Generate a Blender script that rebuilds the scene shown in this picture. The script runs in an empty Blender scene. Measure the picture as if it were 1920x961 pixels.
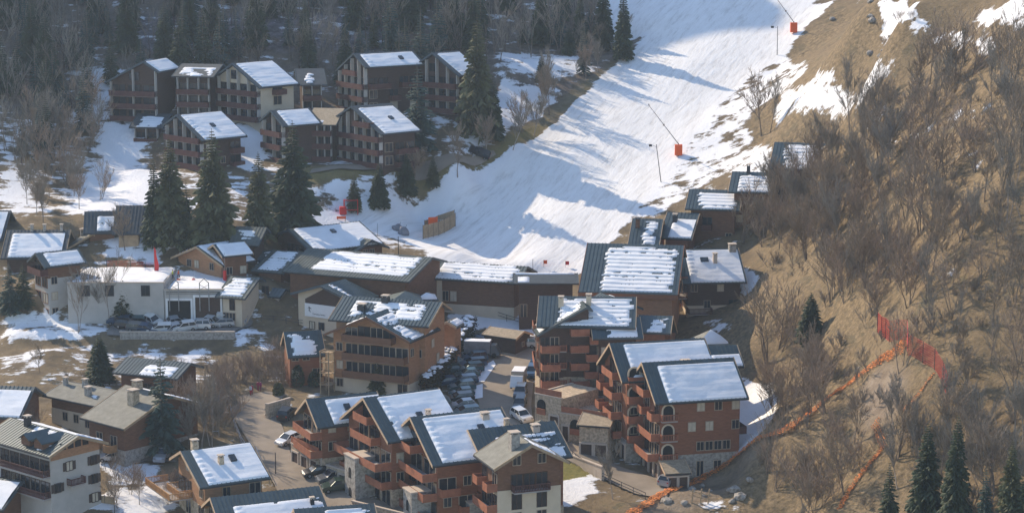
import bpy, bmesh, math, random
import numpy as np
from mathutils import Vector, noise as mnoise
R=math.radians
random.seed(7)
S=bpy.context.scene
# ---------------------------------------------------------------- camera, sky, sun, exposure
F=4000.0; CH=87.0; TP=R(10)            # focal length in photo pixels, height above the lowest road, downward tilt
CT,ST=math.cos(TP),math.sin(TP)
cd=bpy.data.cameras.new('camera'); cam=bpy.data.objects.new('camera',cd); S.collection.objects.link(cam)
cam.location=(0,0,CH); cam.rotation_euler=(R(90)-TP,0,0)
cd.sensor_width=36; cd.lens=36*F/1920; cd.clip_start=1; cd.clip_end=4000
S.camera=cam
SUN_DIR=Vector((-.72,.69,0)).normalized(); SUN_EL=R(33)
SUN_V=Vector((SUN_DIR.x*math.cos(SUN_EL),SUN_DIR.y*math.cos(SUN_EL),math.sin(SUN_EL)))
W=bpy.data.worlds.new('World'); S.world=W; W.use_nodes=True
nt=W.node_tree; bg=nt.nodes['Background']; sk=nt.nodes.new('ShaderNodeTexSky')
sk.sky_type='NISHITA'; sk.sun_disc=False; sk.sun_elevation=SUN_EL; sk.sun_rotation=math.atan2(SUN_V.x,SUN_V.y)
sk.altitude=1300; sk.dust_density=1.0
nt.links.new(sk.outputs[0],bg.inputs[0]); bg.inputs[1].default_value=0.15
sl=bpy.data.lights.new('sun','SUN'); sl.energy=3.5; sl.angle=R(.5); sl.color=(1,.83,.62)
so=bpy.data.objects.new('sun',sl); S.collection.objects.link(so); so.rotation_euler=SUN_V.to_track_quat('Z','Y').to_euler()
S.view_settings.view_transform='Standard'; S.view_settings.look='None'; S.view_settings.gamma=1.0; S.view_settings.exposure=0.80
S.cycles.max_bounces=5; S.cycles.diffuse_bounces=3; S.cycles.volume_bounces=0; S.cycles.transparent_max_bounces=6
S.cycles.use_denoising=True
S.cycles.volume_step_rate=4; S.cycles.volume_max_steps=8
# ---------------------------------------------------------------- ground shape
def ray(px,py):
    u=(px-960)/F; v=(py-480.5)/F
    return np.array([u, CT-v*ST, -ST-v*CT])
def proj(p):
    x,y,z=p[0],p[1],p[2]-CH
    d=y*CT-z*ST; up=y*ST+z*CT
    return np.array([960+F*x/d, 480.5-F*up/d, d])
def at_z(px,py,z):
    r=ray(px,py); t=(z-CH)/r[2]; return np.array([r[0]*t,r[1]*t,z])
GP=[(-19.0,281.4,-0.1),(-40.0,324.3,4.4),(-2.6,344.5,6.6),(4.0,395.9,14.0),(3.8,371.8,9.9),(-7.6,329.1,5.0),(7.2,308.4,2.8),(22.1,293.8,1.2),(-30.8,297.8,1.7),(-23.0,344.5,6.6),(-24.7,371.8,9.9),(-29.0,312.8,3.2),(-0.8,306.2,2.5),(16.0,328.3,5.2),(7.9,343.6,6.8),(-77.7,353.3,8.7),(-75.9,344.5,6.6),(-73.1,330.6,4.6),(-54.5,321.0,3.6),(-52.2,305.9,1.0),(-63.5,295.2,-1.1),(-38.5,291.0,-1.1),(-72.1,296.0,-2.6),(-79.3,321.0,3.6),(-76.7,399.1,24.9),(-49.4,389.6,21.4),(-94.8,389.6,21.4),(-65.5,391.4,22.1),(-39.9,393.2,17.7),(-20.3,400.4,17.5),(-10.2,400.4,17.5),(-33.2,410.3,21.0),(-33.7,416.7,23.2),(-41.4,408.7,22.9),(-34.1,422.3,28.8),(-26.1,431.3,29.8),(-39.5,435.9,30.3),(-71.7,430.9,28.7),(-83.4,435.9,30.3),(-80.9,421.7,26.7),(-68.3,446.3,37.4),(-53.8,446.3,37.4),(-14.7,451.5,37.9),(-10.9,433.8,30.5),(-6.7,441.2,31.8),(-70.1,458.3,40.7),(-16.1,459.8,41.3),(-7.0,465.2,39.4),(4.7,468.5,43.7),(4.6,459.6,38.8),(0.0,447.2,34.5),(-89.3,411.0,25.1),(68.8,419.2,62.7),(66.0,413.7,58.1),(63.0,392.6,45.8),(60.0,444.1,48.2),(51.5,426.8,36.8),(54.7,401.6,32.7),(47.2,397.3,29.2),(44.4,380.4,22.9),(36.0,384.1,21.8),(33.7,357.3,12.9),(38.7,361.6,14.4),(53.7,329.9,27.2),(48.9,356.3,22.4),(49.7,302.9,16.3),(45.9,277.3,7.6),(59.9,298.4,32.9),(56.5,279.2,21.8),(54.6,267.0,10.5),(57.0,352.8,36.6),(63.9,320.3,41.2),(69.2,349.5,50.3),(73.8,374.3,59.0),(70.6,383.7,64.0),(42.3,352.9,17.5),(42.7,341.2,16.3),(41.1,334.1,9.0),(36.3,320.5,4.6),(32.9,319.6,4.0),(32.3,297.3,2.6),(25.7,291.6,1.5),(33.8,297.4,6.1),(41.6,299.1,10.9),(54.2,290.4,23.0),(39.6,283.0,2.1),(16.3,286.4,-0.0),(60.5,248.3,12.5),(66.4,276.8,29.6),(71.8,303.4,47.5),(79.1,337.0,60.1),(83.6,357.9,67.3),(29.1,356.3,10.8),(30.5,350.9,8.8),(38.7,344.2,12.1),(79.6,367.2,62.2),(4.0,396.6,15.1),(-6.2,403.9,15.8),(14.2,400.7,16.4),(-19.4,425.7,20.7),(-6.3,416.0,19.1),(9.5,417.1,22.1),(23.0,413.1,22.7),(-6.6,434.1,26.1),(9.9,437.3,30.1),(28.9,425.2,28.4),(4.5,447.7,33.3),(21.5,451.1,37.4),(36.3,437.5,34.5),(20.0,470.4,44.7),(39.8,468.5,47.3),(48.6,451.2,41.9),(31.8,491.7,55.1),(47.2,486.1,55.4),(59.1,464.1,48.8),(42.2,498.7,59.6),(54.1,494.2,59.8),(68.9,486.0,59.1),(-180.0,309.9,9.0),(-180.0,241.7,-12.3),(-320.0,307.3,32.8),(-330.0,210.0,2.5),(170.0,236.7,35.5),(180.0,304.2,62.7),(180.0,402.4,85.1),(180.0,471.8,94.4),(260.0,400.0,107.9),(260.0,203.7,62.2),(0.0,212.5,-21.4),(60.0,191.8,-15.5),(-100.0,212.7,-23.4),(120.0,160.3,-2.7),(0.0,134.6,-45.7),(-300.0,113.7,-37.8),(250.0,108.4,11.9),(-82.0,461.0,40.4),(-55.5,461.0,40.4),(-35.9,463.0,41.7),(-16.3,465.0,41.5),(-1.2,470.0,45.9),(10.7,475.0,46.7),(-90.7,478.0,49.4),(-66.5,476.0,49.6),(-42.8,476.0,49.6),(-19.2,480.0,49.9),(4.9,487.0,49.3),(19.3,483.0,49.0),(26.9,490.0,51.5),(-98.8,458.0,39.0),(-103.4,458.0,39.0),(-110.3,458.0,39.0),(-104.0,430.0,31.0),(-108.2,476.0,47.8),(-116.3,486.0,53.0),(-94.2,498.0,55.9),(-69.1,496.0,56.0),(-44.4,496.0,56.0),(-19.9,500.0,55.8),(5.0,506.0,55.4),(24.1,510.0,57.7),(-95.6,506.0,59.2),(-57.7,505.0,59.2),(-20.3,510.0,58.9),(17.9,514.0,58.7),(-120.0,503.0,59.3),(-86.0,361.5,10.1),(-86.0,366.6,10.2),(-86.0,358.6,8.5),(-86.0,374.5,16.0),(-86.0,381.0,16.8),(-81.0,361.5,10.1),(-81.0,366.6,10.2),(-81.0,358.6,8.5),(-81.0,374.5,16.0),(-81.0,381.0,16.8),(-76.0,361.5,10.1),(-76.0,366.6,10.2),(-76.0,358.6,8.5),(-76.0,374.5,16.0),(-76.0,381.0,16.8),(-71.0,361.5,10.1),(-71.0,366.6,10.2),(-71.0,358.6,8.5),(-71.0,374.5,16.0),(-71.0,381.0,16.8),(-66.0,361.5,10.1),(-66.0,366.6,10.2),(-66.0,358.6,8.5),(-66.0,374.5,16.0),(-66.0,381.0,16.8),(-61.0,361.5,10.1),(-61.0,366.6,10.2),(-61.0,358.6,8.5),(-61.0,374.5,16.0),(-61.0,381.0,16.8),(-56.0,361.5,10.1),(-56.0,366.6,10.2),(-56.0,358.6,8.5),(-56.0,374.5,16.0),(-56.0,381.0,16.8),(-51.0,361.5,10.1),(-51.0,366.6,10.2),(-51.0,358.6,8.5),(-51.0,374.5,16.0),(-51.0,381.0,16.8),(-46.0,361.5,10.1),(-46.0,366.6,10.2),(-46.0,358.6,8.5),(-46.0,374.5,16.0),(-46.0,381.0,16.8),(-92.0,366.0,8.0),(-92.0,372.0,13.5),(-76.0,424.5,29.8),(-66.3,424.5,29.8),(-56.7,424.5,29.8),(-51.8,428.0,30.3),(-43.1,428.0,30.3),(-34.5,428.0,30.3),(-23.7,428.0,30.3),(-85.8,450.0,37.1),(-74.6,450.0,37.1),(-63.3,450.0,37.1),(-52.0,450.0,37.1),(-45.5,453.0,38.2),(-34.1,453.0,38.2),(-21.6,453.0,38.2),(-10.2,453.0,38.2),(-92.0,384.0,17.5),(-92.0,376.0,15.0),(-130.0,412.0,27.0),(-150.0,452.0,46.0),(-179.0,490.0,64.0),(-230.0,467.0,60.0),(-282.0,437.0,60.0),(-236.0,430.0,48.0),(-130.0,470.0,50.0),(-125.0,500.0,62.0),(-60.0,540.0,78.0),(0.0,545.0,80.0),(60.0,545.0,80.0),(75.0,620.0,110.0),(-50.0,620.0,110.0),(130.0,560.0,90.0),(-150.0,380.0,16.0),(-200.0,380.0,25.0)]
RIDGE=[(-95.3,632.9,199.2),(-113.3,640.7,196.7),(-131.1,643.2,194.8),(-143.4,636.8,190.0),(-161.4,624.2,184.1),(-177.4,611.0,180.3),(-195.3,606.2,178.0),(-216.9,598.4,176.4),(-238.6,595.8,173.6),(-252.4,581.3,169.0),(-264.4,564.3,166.8),(-360,570,165),(-460,550,165),(-200,770,235),(-320,730,225)]
PTS=np.array(GP+RIDGE)
_A=np.sqrt(((PTS[:,None,:2]-PTS[None,:,:2])**2).sum(-1)+4.0)
_n=len(PTS)
_M=np.zeros((_n+1,_n+1)); _M[:_n,:_n]=-_A+np.eye(_n)*.12; _M[_n,:_n]=1; _M[:_n,_n]=1
_W=np.linalg.solve(_M,np.concatenate([PTS[:,2],[0]]))
def gz(x,y):
    x=np.asarray(x,float); y=np.asarray(y,float)
    sh=x.shape; q=np.stack([x.ravel(),y.ravel()],-1); out=np.empty(len(q))
    for i in range(0,len(q),8000):
        d=np.sqrt(((q[i:i+8000,None,:]-PTS[None,:,:2])**2).sum(-1)+4.0)
        out[i:i+8000]=-d@_W[:_n]+_W[_n]
    return out.reshape(sh)
def ground(px,py):
    r=ray(px,py); t=np.linspace(180,800,1241); P=r[None]*t[:,None]; P[:,2]+=CH
    g=gz(P[:,0],P[:,1]); k=np.argmax(P[:,2]<g)
    a,b=t[k-1],t[k]
    ga=P[k-1,2]-g[k-1]; gb=P[k,2]-g[k]; tt=a+(b-a)*ga/(ga-gb)
    q=r*tt; q[2]+=CH; return q
def tag(o,label=None,cat=None,group=None,kind=None):
    if label: o['label']=label
    if cat: o['category']=cat
    if group: o['group']=group
    if kind: o['kind']=kind
    return o
COL=S.collection
def empty(name,loc,rz=0):
    o=bpy.data.objects.new(name,None); COL.objects.link(o); o.location=loc; o.rotation_euler=(0,0,rz); o.empty_display_size=.3; return o
def copy_tree(o,parent=None):
    c=o.copy(); COL.objects.link(c)
    for k in ('label','group'):
        if parent is None and k in c: del c[k]
    if parent is not None: c.parent=parent
    for ch in o.children: copy_tree(ch,c)
    return c
# ---------------------------------------------------------------- materials
def ramp(nt,fac,stops,interp='LINEAR'):
    r=nt.nodes.new('ShaderNodeValToRGB'); r.color_ramp.interpolation=interp
    e=r.color_ramp.elements
    while len(e)<len(stops): e.new(.5)
    for k,(p,c) in enumerate(stops): e[k].position=p; e[k].color=(c[0],c[1],c[2],1) if not isinstance(c,(int,float)) else (c,c,c,1)
    nt.links.new(fac,r.inputs[0]); return r.outputs[0]
def nz(nt,scale,detail=3,co='Object',stretch=None,rough=.6):
    t=nt.nodes.new('ShaderNodeTexCoord'); v=t.outputs[co]
    if stretch:
        m=nt.nodes.new('ShaderNodeMapping'); m.inputs['Scale'].default_value=stretch[:3]
        if len(stretch)>3: m.vector_type='TEXTURE'; m.inputs['Rotation'].default_value=(0,0,-stretch[3]); m.inputs['Scale'].default_value=[1/c for c in stretch[:3]]
        nt.links.new(v,m.inputs[0]); v=m.outputs[0]
    n=nt.nodes.new('ShaderNodeTexNoise'); n.inputs['Scale'].default_value=scale; n.inputs['Detail'].default_value=detail; n.inputs['Roughness'].default_value=rough
    nt.links.new(v,n.inputs['Vector']); return n.outputs['Fac']
def mat(name,col,rough=.8,var=.25,scale=1.5,metal=0,bump=0,bscale=6,stretch=None,stripes=None,spec=.3):
    m=bpy.data.materials.new(name); m.use_nodes=True; nt=m.node_tree; b=nt.nodes['Principled BSDF']
    b.inputs['Roughness'].default_value=rough; b.inputs['Metallic'].default_value=metal; b.inputs['Specular IOR Level'].default_value=spec
    lo=[c*(1-var) for c in col]; hi=[min(1,c*(1+var)) for c in col]
    c=ramp(nt,nz(nt,scale,4,stretch=stretch),[(.3,lo),(.7,hi)])
    if stripes:      # board / seam joints: (axis scale vector, depth)
        ax,fr,dep=stripes
        t=nt.nodes.new('ShaderNodeTexCoord'); w=nt.nodes.new('ShaderNodeTexWave'); w.wave_type='BANDS'; w.bands_direction=ax; w.inputs['Scale'].default_value=fr
        w.inputs['Distortion'].default_value=0.3; nt.links.new(t.outputs['Object'],w.inputs['Vector'])
        d=ramp(nt,w.outputs['Fac'],[(0,1-dep),(.25,1)])
        mx=nt.nodes.new('ShaderNodeMix'); mx.data_type='RGBA'; mx.blend_type='MULTIPLY'; mx.inputs[0].default_value=1
        nt.links.new(c,mx.inputs[6]); nt.links.new(d,mx.inputs[7]); c=mx.outputs[2]
    nt.links.new(c,b.inputs['Base Color'])
    if bump:
        bp=nt.nodes.new('ShaderNodeBump'); bp.inputs['Strength'].default_value=bump; bp.inputs['Distance'].default_value=.1
        nt.links.new(nz(nt,bscale,4,stretch=stretch),bp.inputs['Height']); nt.links.new(bp.outputs[0],b.inputs['Normal'])
    return m
M={}
M['wood_red']=mat('red brown timber',(.25,.105,.055),.75,.16,1.2,stripes=('Z',1.6,.35),stretch=(1,1,3))
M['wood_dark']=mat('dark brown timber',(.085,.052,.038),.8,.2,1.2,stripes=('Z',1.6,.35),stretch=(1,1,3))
M['wood_mid']=mat('brown timber',(.18,.09,.05),.8,.18,1.2,stripes=('Z',1.6,.3),stretch=(1,1,3))
M['wood_orange']=mat('golden larch timber',(.37,.195,.10),.75,.18,1.2,stripes=('Z',1.6,.25),stretch=(1,1,3))
M['wood_pale']=mat('pale weathered timber',(.36,.26,.16),.8,.2,1.5)
M['rail_red']=mat('red stained balcony boards',(.34,.13,.07),.7,.22,1.2,stripes=('Z',3.2,.5))
M['rail_dark']=mat('dark stained balcony boards',(.115,.05,.04),.75,.25,1.2,stripes=('Z',3.2,.4))
M['rail_gold']=mat('golden balcony boards',(.42,.23,.10),.75,.25,1.2,stripes=('Z',3.2,.4))
M['verge']=mat('pale verge board',(.50,.36,.23),.7,.18)
M['verge_dark']=mat('dark metal verge',(.07,.09,.10),.5,.15)
M['stone']=mat('warm rubble stone',(.46,.36,.25),.9,.45,2.6,bump=.5,bscale=3.5)
M['stone_grey']=mat('grey rubble stone',(.33,.30,.26),.9,.45,2.2,bump=.5,bscale=3)
M['plaster']=mat('cream plaster',(.58,.48,.35),.9,.08,.5)
M['plaster_grey']=mat('grey white plaster',(.44,.41,.37),.9,.10,.5)
M['concrete']=mat('pale concrete',(.50,.42,.34),.9,.12,.6)
M['slab']=mat('balcony slab',(.36,.33,.31),.9,.1)
M['roof_green']=mat('green grey sheet metal roof',(.062,.088,.092),.42,.18,.7,metal=.25,spec=.5)
M['roof_grey']=mat('weathered grey roof',(.17,.17,.145),.7,.25,.9,stripes=('Y',2.0,.25))
M['roof_olive']=mat('olive grey sheet metal roof',(.115,.13,.115),.5,.18,.7,metal=.2)
M['roof_tile']=mat('beige stone tile roof',(.36,.29,.2),.85,.25,2.5,stripes=('Y',2.5,.25))
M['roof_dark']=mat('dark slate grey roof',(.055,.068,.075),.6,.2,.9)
M['frame']=mat('window frame',(.38,.30,.22),.6,.1)
M['frame_dark']=mat('dark window frame',(.07,.05,.04),.6,.1)
M['curtain']=mat('pale shutter',(.50,.44,.34),.7,.15)
M['glass']=mat('dark window glass',(.018,.025,.032),.12,.3,.8,spec=.6)
M['dark']=mat('dark recess',(.018,.018,.018),.9,.2)
M['metal']=mat('galvanised steel',(.30,.30,.31),.45,.1,metal=.7)
M['metal_dark']=mat('dark steel',(.05,.05,.055),.5,.1,metal=.4)
M['white']=mat('white paint',(.75,.74,.72),.5,.04)
M['red']=mat('red paint',(.55,.03,.03),.5,.08)
M['orange']=mat('orange pad',(.75,.12,.03),.6,.08)
M['net_orange']=mat('orange netting',(.80,.27,.07),.7,.15)
M['bark']=mat('grey brown bark',(.18,.14,.11),.9,.3,3)
M['bark_pale']=mat('pale grey bark',(.31,.26,.22),.9,.35,2,stretch=(1,1,.4))
M['twig']=mat('brown twigs',(.25,.195,.14),.9,.3,.5)
M['twig_red']=mat('reddish twigs',(.29,.215,.155),.9,.3,.5)
M['twig_grey']=mat('grey twigs',(.24,.21,.17),.9,.3,.5)
M['needle']=mat('spruce needles',(.055,.068,.034),.8,.5,.45)
M['needle_b']=mat('yellowish spruce needles',(.10,.10,.045),.8,.5,.5)
M['needle_blue']=mat('blue green needles',(.05,.078,.06),.8,.4,.5)
M['hedge']=mat('clipped hedge leaves',(.035,.03,.016),.9,.4,1)
M['hedge_o']=mat('orange brown conifer leaves',(.40,.17,.025),.9,.3,1)
M['asphalt']=mat('sun bleached asphalt',(.26,.215,.165),.9,.18,.25,bump=.15,bscale=3)
M['gravel']=mat('gravel',(.20,.18,.16),.95,.25,1)
M['tyre']=mat('tyre rubber',(.012,.012,.012),.85,.1)
M['skin']=mat('skin',(.5,.3,.2),.6,.05)
M['canopy']=mat('grey canvas cover',(.22,.22,.24),.8,.2)
def snow_mat(name,base=(.86,.87,.88)):
    m=bpy.data.materials.new(name); m.use_nodes=True; nt=m.node_tree; b=nt.nodes['Principled BSDF']
    b.inputs['Roughness'].default_value=.75; b.inputs['Specular IOR Level'].default_value=.2
    nt.links.new(ramp(nt,nz(nt,.5,4),[(.3,[c*.9 for c in base]),(.7,base)]),b.inputs['Base Color'])
    bp=nt.nodes.new('ShaderNodeBump'); bp.inputs['Strength'].default_value=.35; bp.inputs['Distance'].default_value=.12
    nt.links.new(nz(nt,1.6,4),bp.inputs['Height']); nt.links.new(bp.outputs[0],b.inputs['Normal'])
    return m
M['snow']=snow_mat('roof snow')
def car_mat(name,col):
    m=mat(name,col,.28,.04,metal=.25,spec=.6)
    m.node_tree.nodes['Principled BSDF'].inputs['Coat Weight'].default_value=.4
    return m
for n,c in dict(white=(.68,.68,.66),silver=(.38,.39,.40),grey=(.13,.14,.15),black=(.02,.022,.025),blue=(.03,.07,.13),teal=(.03,.085,.10),beige=(.35,.30,.23),green=(.03,.06,.045),red=(.35,.03,.03)).items():
    M['car_'+n]=car_mat('car paint '+n,c)
# ---------------------------------------------------------------- mesh builder
class MB:
    def __init__(s): s.v=[]; s.f=[]
    def quadbox(s,c):      # 8 corners: 4 bottom ccw, 4 top ccw
        n=len(s.v); s.v+=[tuple(p) for p in c]
        s.f+=[(n+3,n+2,n+1,n),(n+4,n+5,n+6,n+7),(n,n+1,n+5,n+4),(n+1,n+2,n+6,n+5),(n+2,n+3,n+7,n+6),(n+3,n,n+4,n+7)]
    def box(s,x0,x1,y0,y1,z0,z1):
        s.quadbox([(x0,y0,z0),(x1,y0,z0),(x1,y1,z0),(x0,y1,z0),(x0,y0,z1),(x1,y0,z1),(x1,y1,z1),(x0,y1,z1)])
    def bar(s,a,b,r,r2=None,n=4):
        a=Vector(a); b=Vector(b); d=b-a
        if d.length<1e-6: return
        r2=r if r2 is None else r2
        q=d.to_track_quat('Z','Y'); k=len(s.v)
        for i in range(n):
            t=2*math.pi*(i+.5)/n; s.v.append(tuple(a+q@Vector((math.cos(t)*r,math.sin(t)*r,0))))
        for i in range(n):
            t=2*math.pi*(i+.5)/n; s.v.append(tuple(b+q@Vector((math.cos(t)*r2,math.sin(t)*r2,0))))
        for i in range(n): s.f.append((k+i,k+(i+1)%n,k+n+(i+1)%n,k+n+i))
        s.f.append(tuple(range(k+n-1,k-1,-1))); s.f.append(tuple(range(k+n,k+2*n)))
    def prism(s,prof,fn0,fn1):      # profile points mapped by two functions (front, back)
        k=len(s.v); n=len(prof)
        s.v+=[tuple(fn0(p)) for p in prof]+[tuple(fn1(p)) for p in prof]
        for i in range(n): s.f.append((k+i,k+(i+1)%n,k+n+(i+1)%n,k+n+i))
        s.f.append(tuple(range(k+n-1,k-1,-1))); s.f.append(tuple(range(k+n,k+2*n)))
    def mesh(s,name,m,smooth=False,fix=True):
        me=bpy.data.meshes.new(name); me.from_pydata(s.v,[],s.f)
        if fix:
            bm=bmesh.new(); bm.from_mesh(me); bmesh.ops.recalc_face_normals(bm,faces=bm.faces[:]); bm.to_mesh(me); bm.free()
        me.materials.append(m)
        if smooth: me.polygons.foreach_set('use_smooth',[True]*len(me.polygons))
        return me
    def build(s,name,m,parent=None,smooth=False,fix=True):
        o=bpy.data.objects.new(name,s.mesh(name,m,smooth,fix)); COL.objects.link(o)
        if parent is not None: o.parent=parent
        return o
def G1(x,y): return float(gz(x,y))
# ---------------------------------------------------------------- ground sheet
def wpoly(px): return np.array([ground(a,b)[:2] for a,b in px])
def inpoly(X,Y,P):
    r=np.zeros(X.shape,bool); n=len(P)
    for i in range(n):
        x1,y1=P[i]; x2,y2=P[(i+1)%n]
        c=((y1>Y)!=(y2>Y)); 
        with np.errstate(divide='ignore',invalid='ignore'): r^=c&(X<(x2-x1)*(Y-y1)/(y2-y1+1e-12)+x1)
    return r
PISTE=[(1275,2),(1225,50),(1190,90),(1120,150),(1075,195),(1000,265),(905,345),(840,385),(690,392),(640,400),(680,430),(760,450),(800,472),(830,500),(1000,516),(1088,512),(1150,450),(1185,405),(1240,338),(1290,265),(1340,200),(1400,150),(1470,105),(1500,60),(1565,2)]
ROADS={
 'road':[(505,757),(530,800),(545,850),(600,905),(700,935),(800,961),(815,990),(560,990),(520,920),(500,880),(480,850),(455,810),(430,770),(450,742),(500,733),(540,740)],
 'street':[(880,650),(905,640),(1000,635),(1003,690),(996,760),(1000,800),(1060,835),(1085,820),(1150,870),(1262,905),(1250,935),(1190,925),(1120,890),(1040,850),(880,830),(830,790),(900,760),(850,660)],
 'car_park':[(210,600),(470,590),(475,606),(440,622),(330,630),(200,628)],
 'yard':[(150,800),(300,835),(330,865),(220,862),(170,830)],
 'upper_lane':[(790,305),(860,290),(925,280),(930,290),(860,305),(700,318),(580,325),(585,317)],
 'garage_forecourt':[(1035,790),(1000,770),(1200,820),(1270,905),(1150,870),(1085,820)]}
def build_ground():
    xs=np.concatenate([np.linspace(-900,-340,14)[:-1],np.arange(-340,-136,7),np.arange(-135,136,.9),np.linspace(136,900,24)[1:]])
    ys=np.concatenate([np.linspace(-300,268,16)[:-1],np.arange(268,520,.9),np.arange(525,700,7),np.linspace(706,1300,18)])
    X,Y=np.meshgrid(xs,ys); Z=gz(X,Y)
    snow=np.full(X.shape,.34); groom=np.zeros(X.shape); lawn=np.zeros(X.shape); soil=np.zeros(X.shape); rock=np.zeros(X.shape); tan=np.zeros(X.shape)
    def setp(A,px,val,mode='set'):
        m=inpoly(X,Y,wpoly(px)); A[m]=val
    # forest slope behind
    m=(Y>400)&(X<-5); snow[m]=.50
    m=(Y>452)&(X<40); snow[m]=.37; rock[m]=.35
    setp(rock,[(230,30),(700,30),(780,60),(700,100),(240,95)],.9); setp(snow,[(230,30),(780,30),(780,95),(240,95)],.40)
    # right hillside, dry grass
    setp(snow,[(1290,700),(1340,620),(1260,580),(1400,530),(1430,430),(1480,370),(1430,300),(1400,170),(1480,100),(1570,2),(1919,2),(1919,960),(1190,960),(1290,900),(1370,830)],.10)
    setp(tan,[(1250,640),(1330,560),(1400,530),(1430,430),(1480,370),(1420,300),(1400,170),(1480,100),(1570,2),(1919,2),(1919,960),(1190,960),(1300,890),(1370,800)],1)
    setp(snow,[(1190,410),(1245,330),(1290,262),(1350,190),(1480,100),(1530,120),(1420,200),(1400,235),(1460,290),(1440,330),(1360,325),(1290,365),(1240,400)],.66)
    setp(snow,[(1480,160),(1560,120),(1660,105),(1690,130),(1620,190),(1680,200),(1640,235),(1560,230),(1450,240),(1440,215)],.70)
    setp(snow,[(1640,2),(1700,2),(1720,30),(1800,60),(1870,85),(1880,110),(1780,75),(1690,45)],.95)
    setp(snow,[(1830,2),(1919,2),(1919,60),(1840,50)],.9)
    setp(snow,[(1600,300),(1919,190),(1919,205),(1700,270)],.55)
    setp(snow,[(1700,320),(1919,270),(1919,300),(1800,330)],.42); setp(snow,[(1740,520),(1810,495),(1800,515),(1750,530)],.6)
    setp(snow,[(1540,640),(1580,650),(1590,690),(1560,680)],.58)
    setp(snow,[(1383,700),(1450,715),(1460,760),(1430,810),(1390,845),(1370,840)],1.0); setp(tan,[(1383,700),(1450,715),(1460,760),(1430,810),(1390,845),(1370,840)],0)
    setp(soil,[(1650,680),(1700,700),(1680,790),(1610,800),(1620,720)],1)
    setp(soil,[(1180,960),(1300,890),(1400,840),(1440,830),(1400,880),(1300,960)],.7)
    setp(snow,[(1310,930),(1370,930),(1400,940),(1390,961),(1300,961)],.62); setp(snow,[(1385,508),(1420,500),(1415,545),(1390,560)],.95)
    setp(snow,[(1310,585),(1345,590),(1380,620),(1375,632),(1330,610)],.6)
    # upper left
    setp(snow,[(185,235),(290,225),(245,310),(300,330),(280,400),(130,400),(150,350),(195,300)],.95)
    setp(snow,[(440,235),(490,235),(490,320),(445,315)],.9)
    setp(snow,[(150,130),(260,130),(210,170),(200,230),(130,230),(170,170)],.80)
    setp(snow,[(900,235),(940,150),(1060,165),(1030,200),(960,260),(880,290)],.85)
    setp(snow,[(930,95),(1090,105),(1120,135),(1000,145),(930,130)],.72)
    setp(snow,[(840,285),(1000,215),(1010,225),(940,270),(850,300)],.6)
    setp(snow,[(0,320),(60,340),(90,400),(0,400)],.62)
    setp(snow,[(545,345),(560,318),(770,300),(860,305),(990,232),(1100,150),(1165,110),(1175,125),(1085,190),(960,283),(850,330),(760,345),(640,337)],.08)
    setp(lawn,[(545,345),(560,318),(770,300),(860,305),(990,232),(1100,150),(1165,110),(1175,125),(1085,190),(960,283),(850,330),(760,345),(640,337)],.55)
    setp(snow,[(590,345),(760,338),(700,388),(600,380)],.68)
    setp(snow,[(690,390),(820,345),(905,320),(990,265),(1000,268),(905,350),(840,390),(700,400)],1.0)
    setp(snow,[(560,410),(640,395),(700,430),(640,450),(560,440)],.9)
    setp(snow,[(300,470),(300,440),(330,420),(380,430),(340,460)],.75)
    setp(snow,[(200,440),(300,440),(300,500),(200,480)],.7)
    setp(snow,[(300,512),(460,512),(450,540),(310,535)],.98); setp(groom,[(300,512),(460,512),(450,540),(310,535)],.6)
    # lower left
    setp(snow,[(0,590),(190,590),(200,625),(60,640),(0,640)],.68)
    setp(snow,[(0,665),(140,650),(60,700),(0,700)],.6); setp(snow,[(140,650),(420,650),(420,720),(130,740)],.46)
    setp(snow,[(190,865),(300,870),(290,905),(220,910)],.95); setp(snow,[(20,940),(190,925),(330,905),(310,961),(20,961)],.75)
    setp(snow,[(430,615),(500,620),(520,660),(450,650)],.6)
    setp(snow,[(845,582),(1000,590),(1000,640),(900,612),(850,640)],.95)
    setp(lawn,[(1040,850),(1070,850),(1120,890),(1070,925),(1040,900)],1); setp(snow,[(1040,850),(1075,850),(1120,890),(1050,900)],0)
    setp(snow,[(1050,905),(1115,885),(1120,915),(1060,955),(1040,940)],1.0)
    setp(snow,[(860,735),(895,690),(925,680),(900,735)],.75)
    pm=inpoly(X,Y,wpoly(PISTE)); snow[pm]=1; groom[pm]=1
    m=(Y>488)&(X>20)&(X<110); snow[m]=1; groom[m]=1
    m=(X<-110)&(Y<455); snow[m]=.55
    road=np.zeros(X.shape)
    for rp in ROADS.values(): road[inpoly(X,Y,wpoly(rp))]=1
    groom=np.maximum(groom,0)
    # soften the painted regions by one cell
    def blur(A,n=1):
        for _ in range(n): A=(A+np.roll(A,1,0)+np.roll(A,-1,0)+np.roll(A,1,1)+np.roll(A,-1,1))/5
        return A
    snow=blur(snow,2); groom=blur(groom,2); lawn=blur(lawn,2); soil=blur(soil,2); tan=blur(tan,3); rock=blur(rock,3)
    mz=np.array([[mnoise.fractal((x*.055,y*.055,4.4),.8,2,3) for x in X[0]] if 262<y<525 else [0]*X.shape[1] for y in Y[:,0]]); tan=np.clip(tan*(.85+.9*mz),0,1)
    # real relief: tussocks, gullies, wind-packed snow
    rough=(1-groom)*(.25+.9*tan+.5*rock)*(1-road)
    Z=Z-.3*road
    Zf=Z.ravel().copy(); rf=rough.ravel(); gf=groom.ravel(); xf=X.ravel(); yf=Y.ravel()
    near=(np.abs(xf)<140)&(yf>262)&(yf<525)
    idx=np.nonzero(near)[0]
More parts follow.
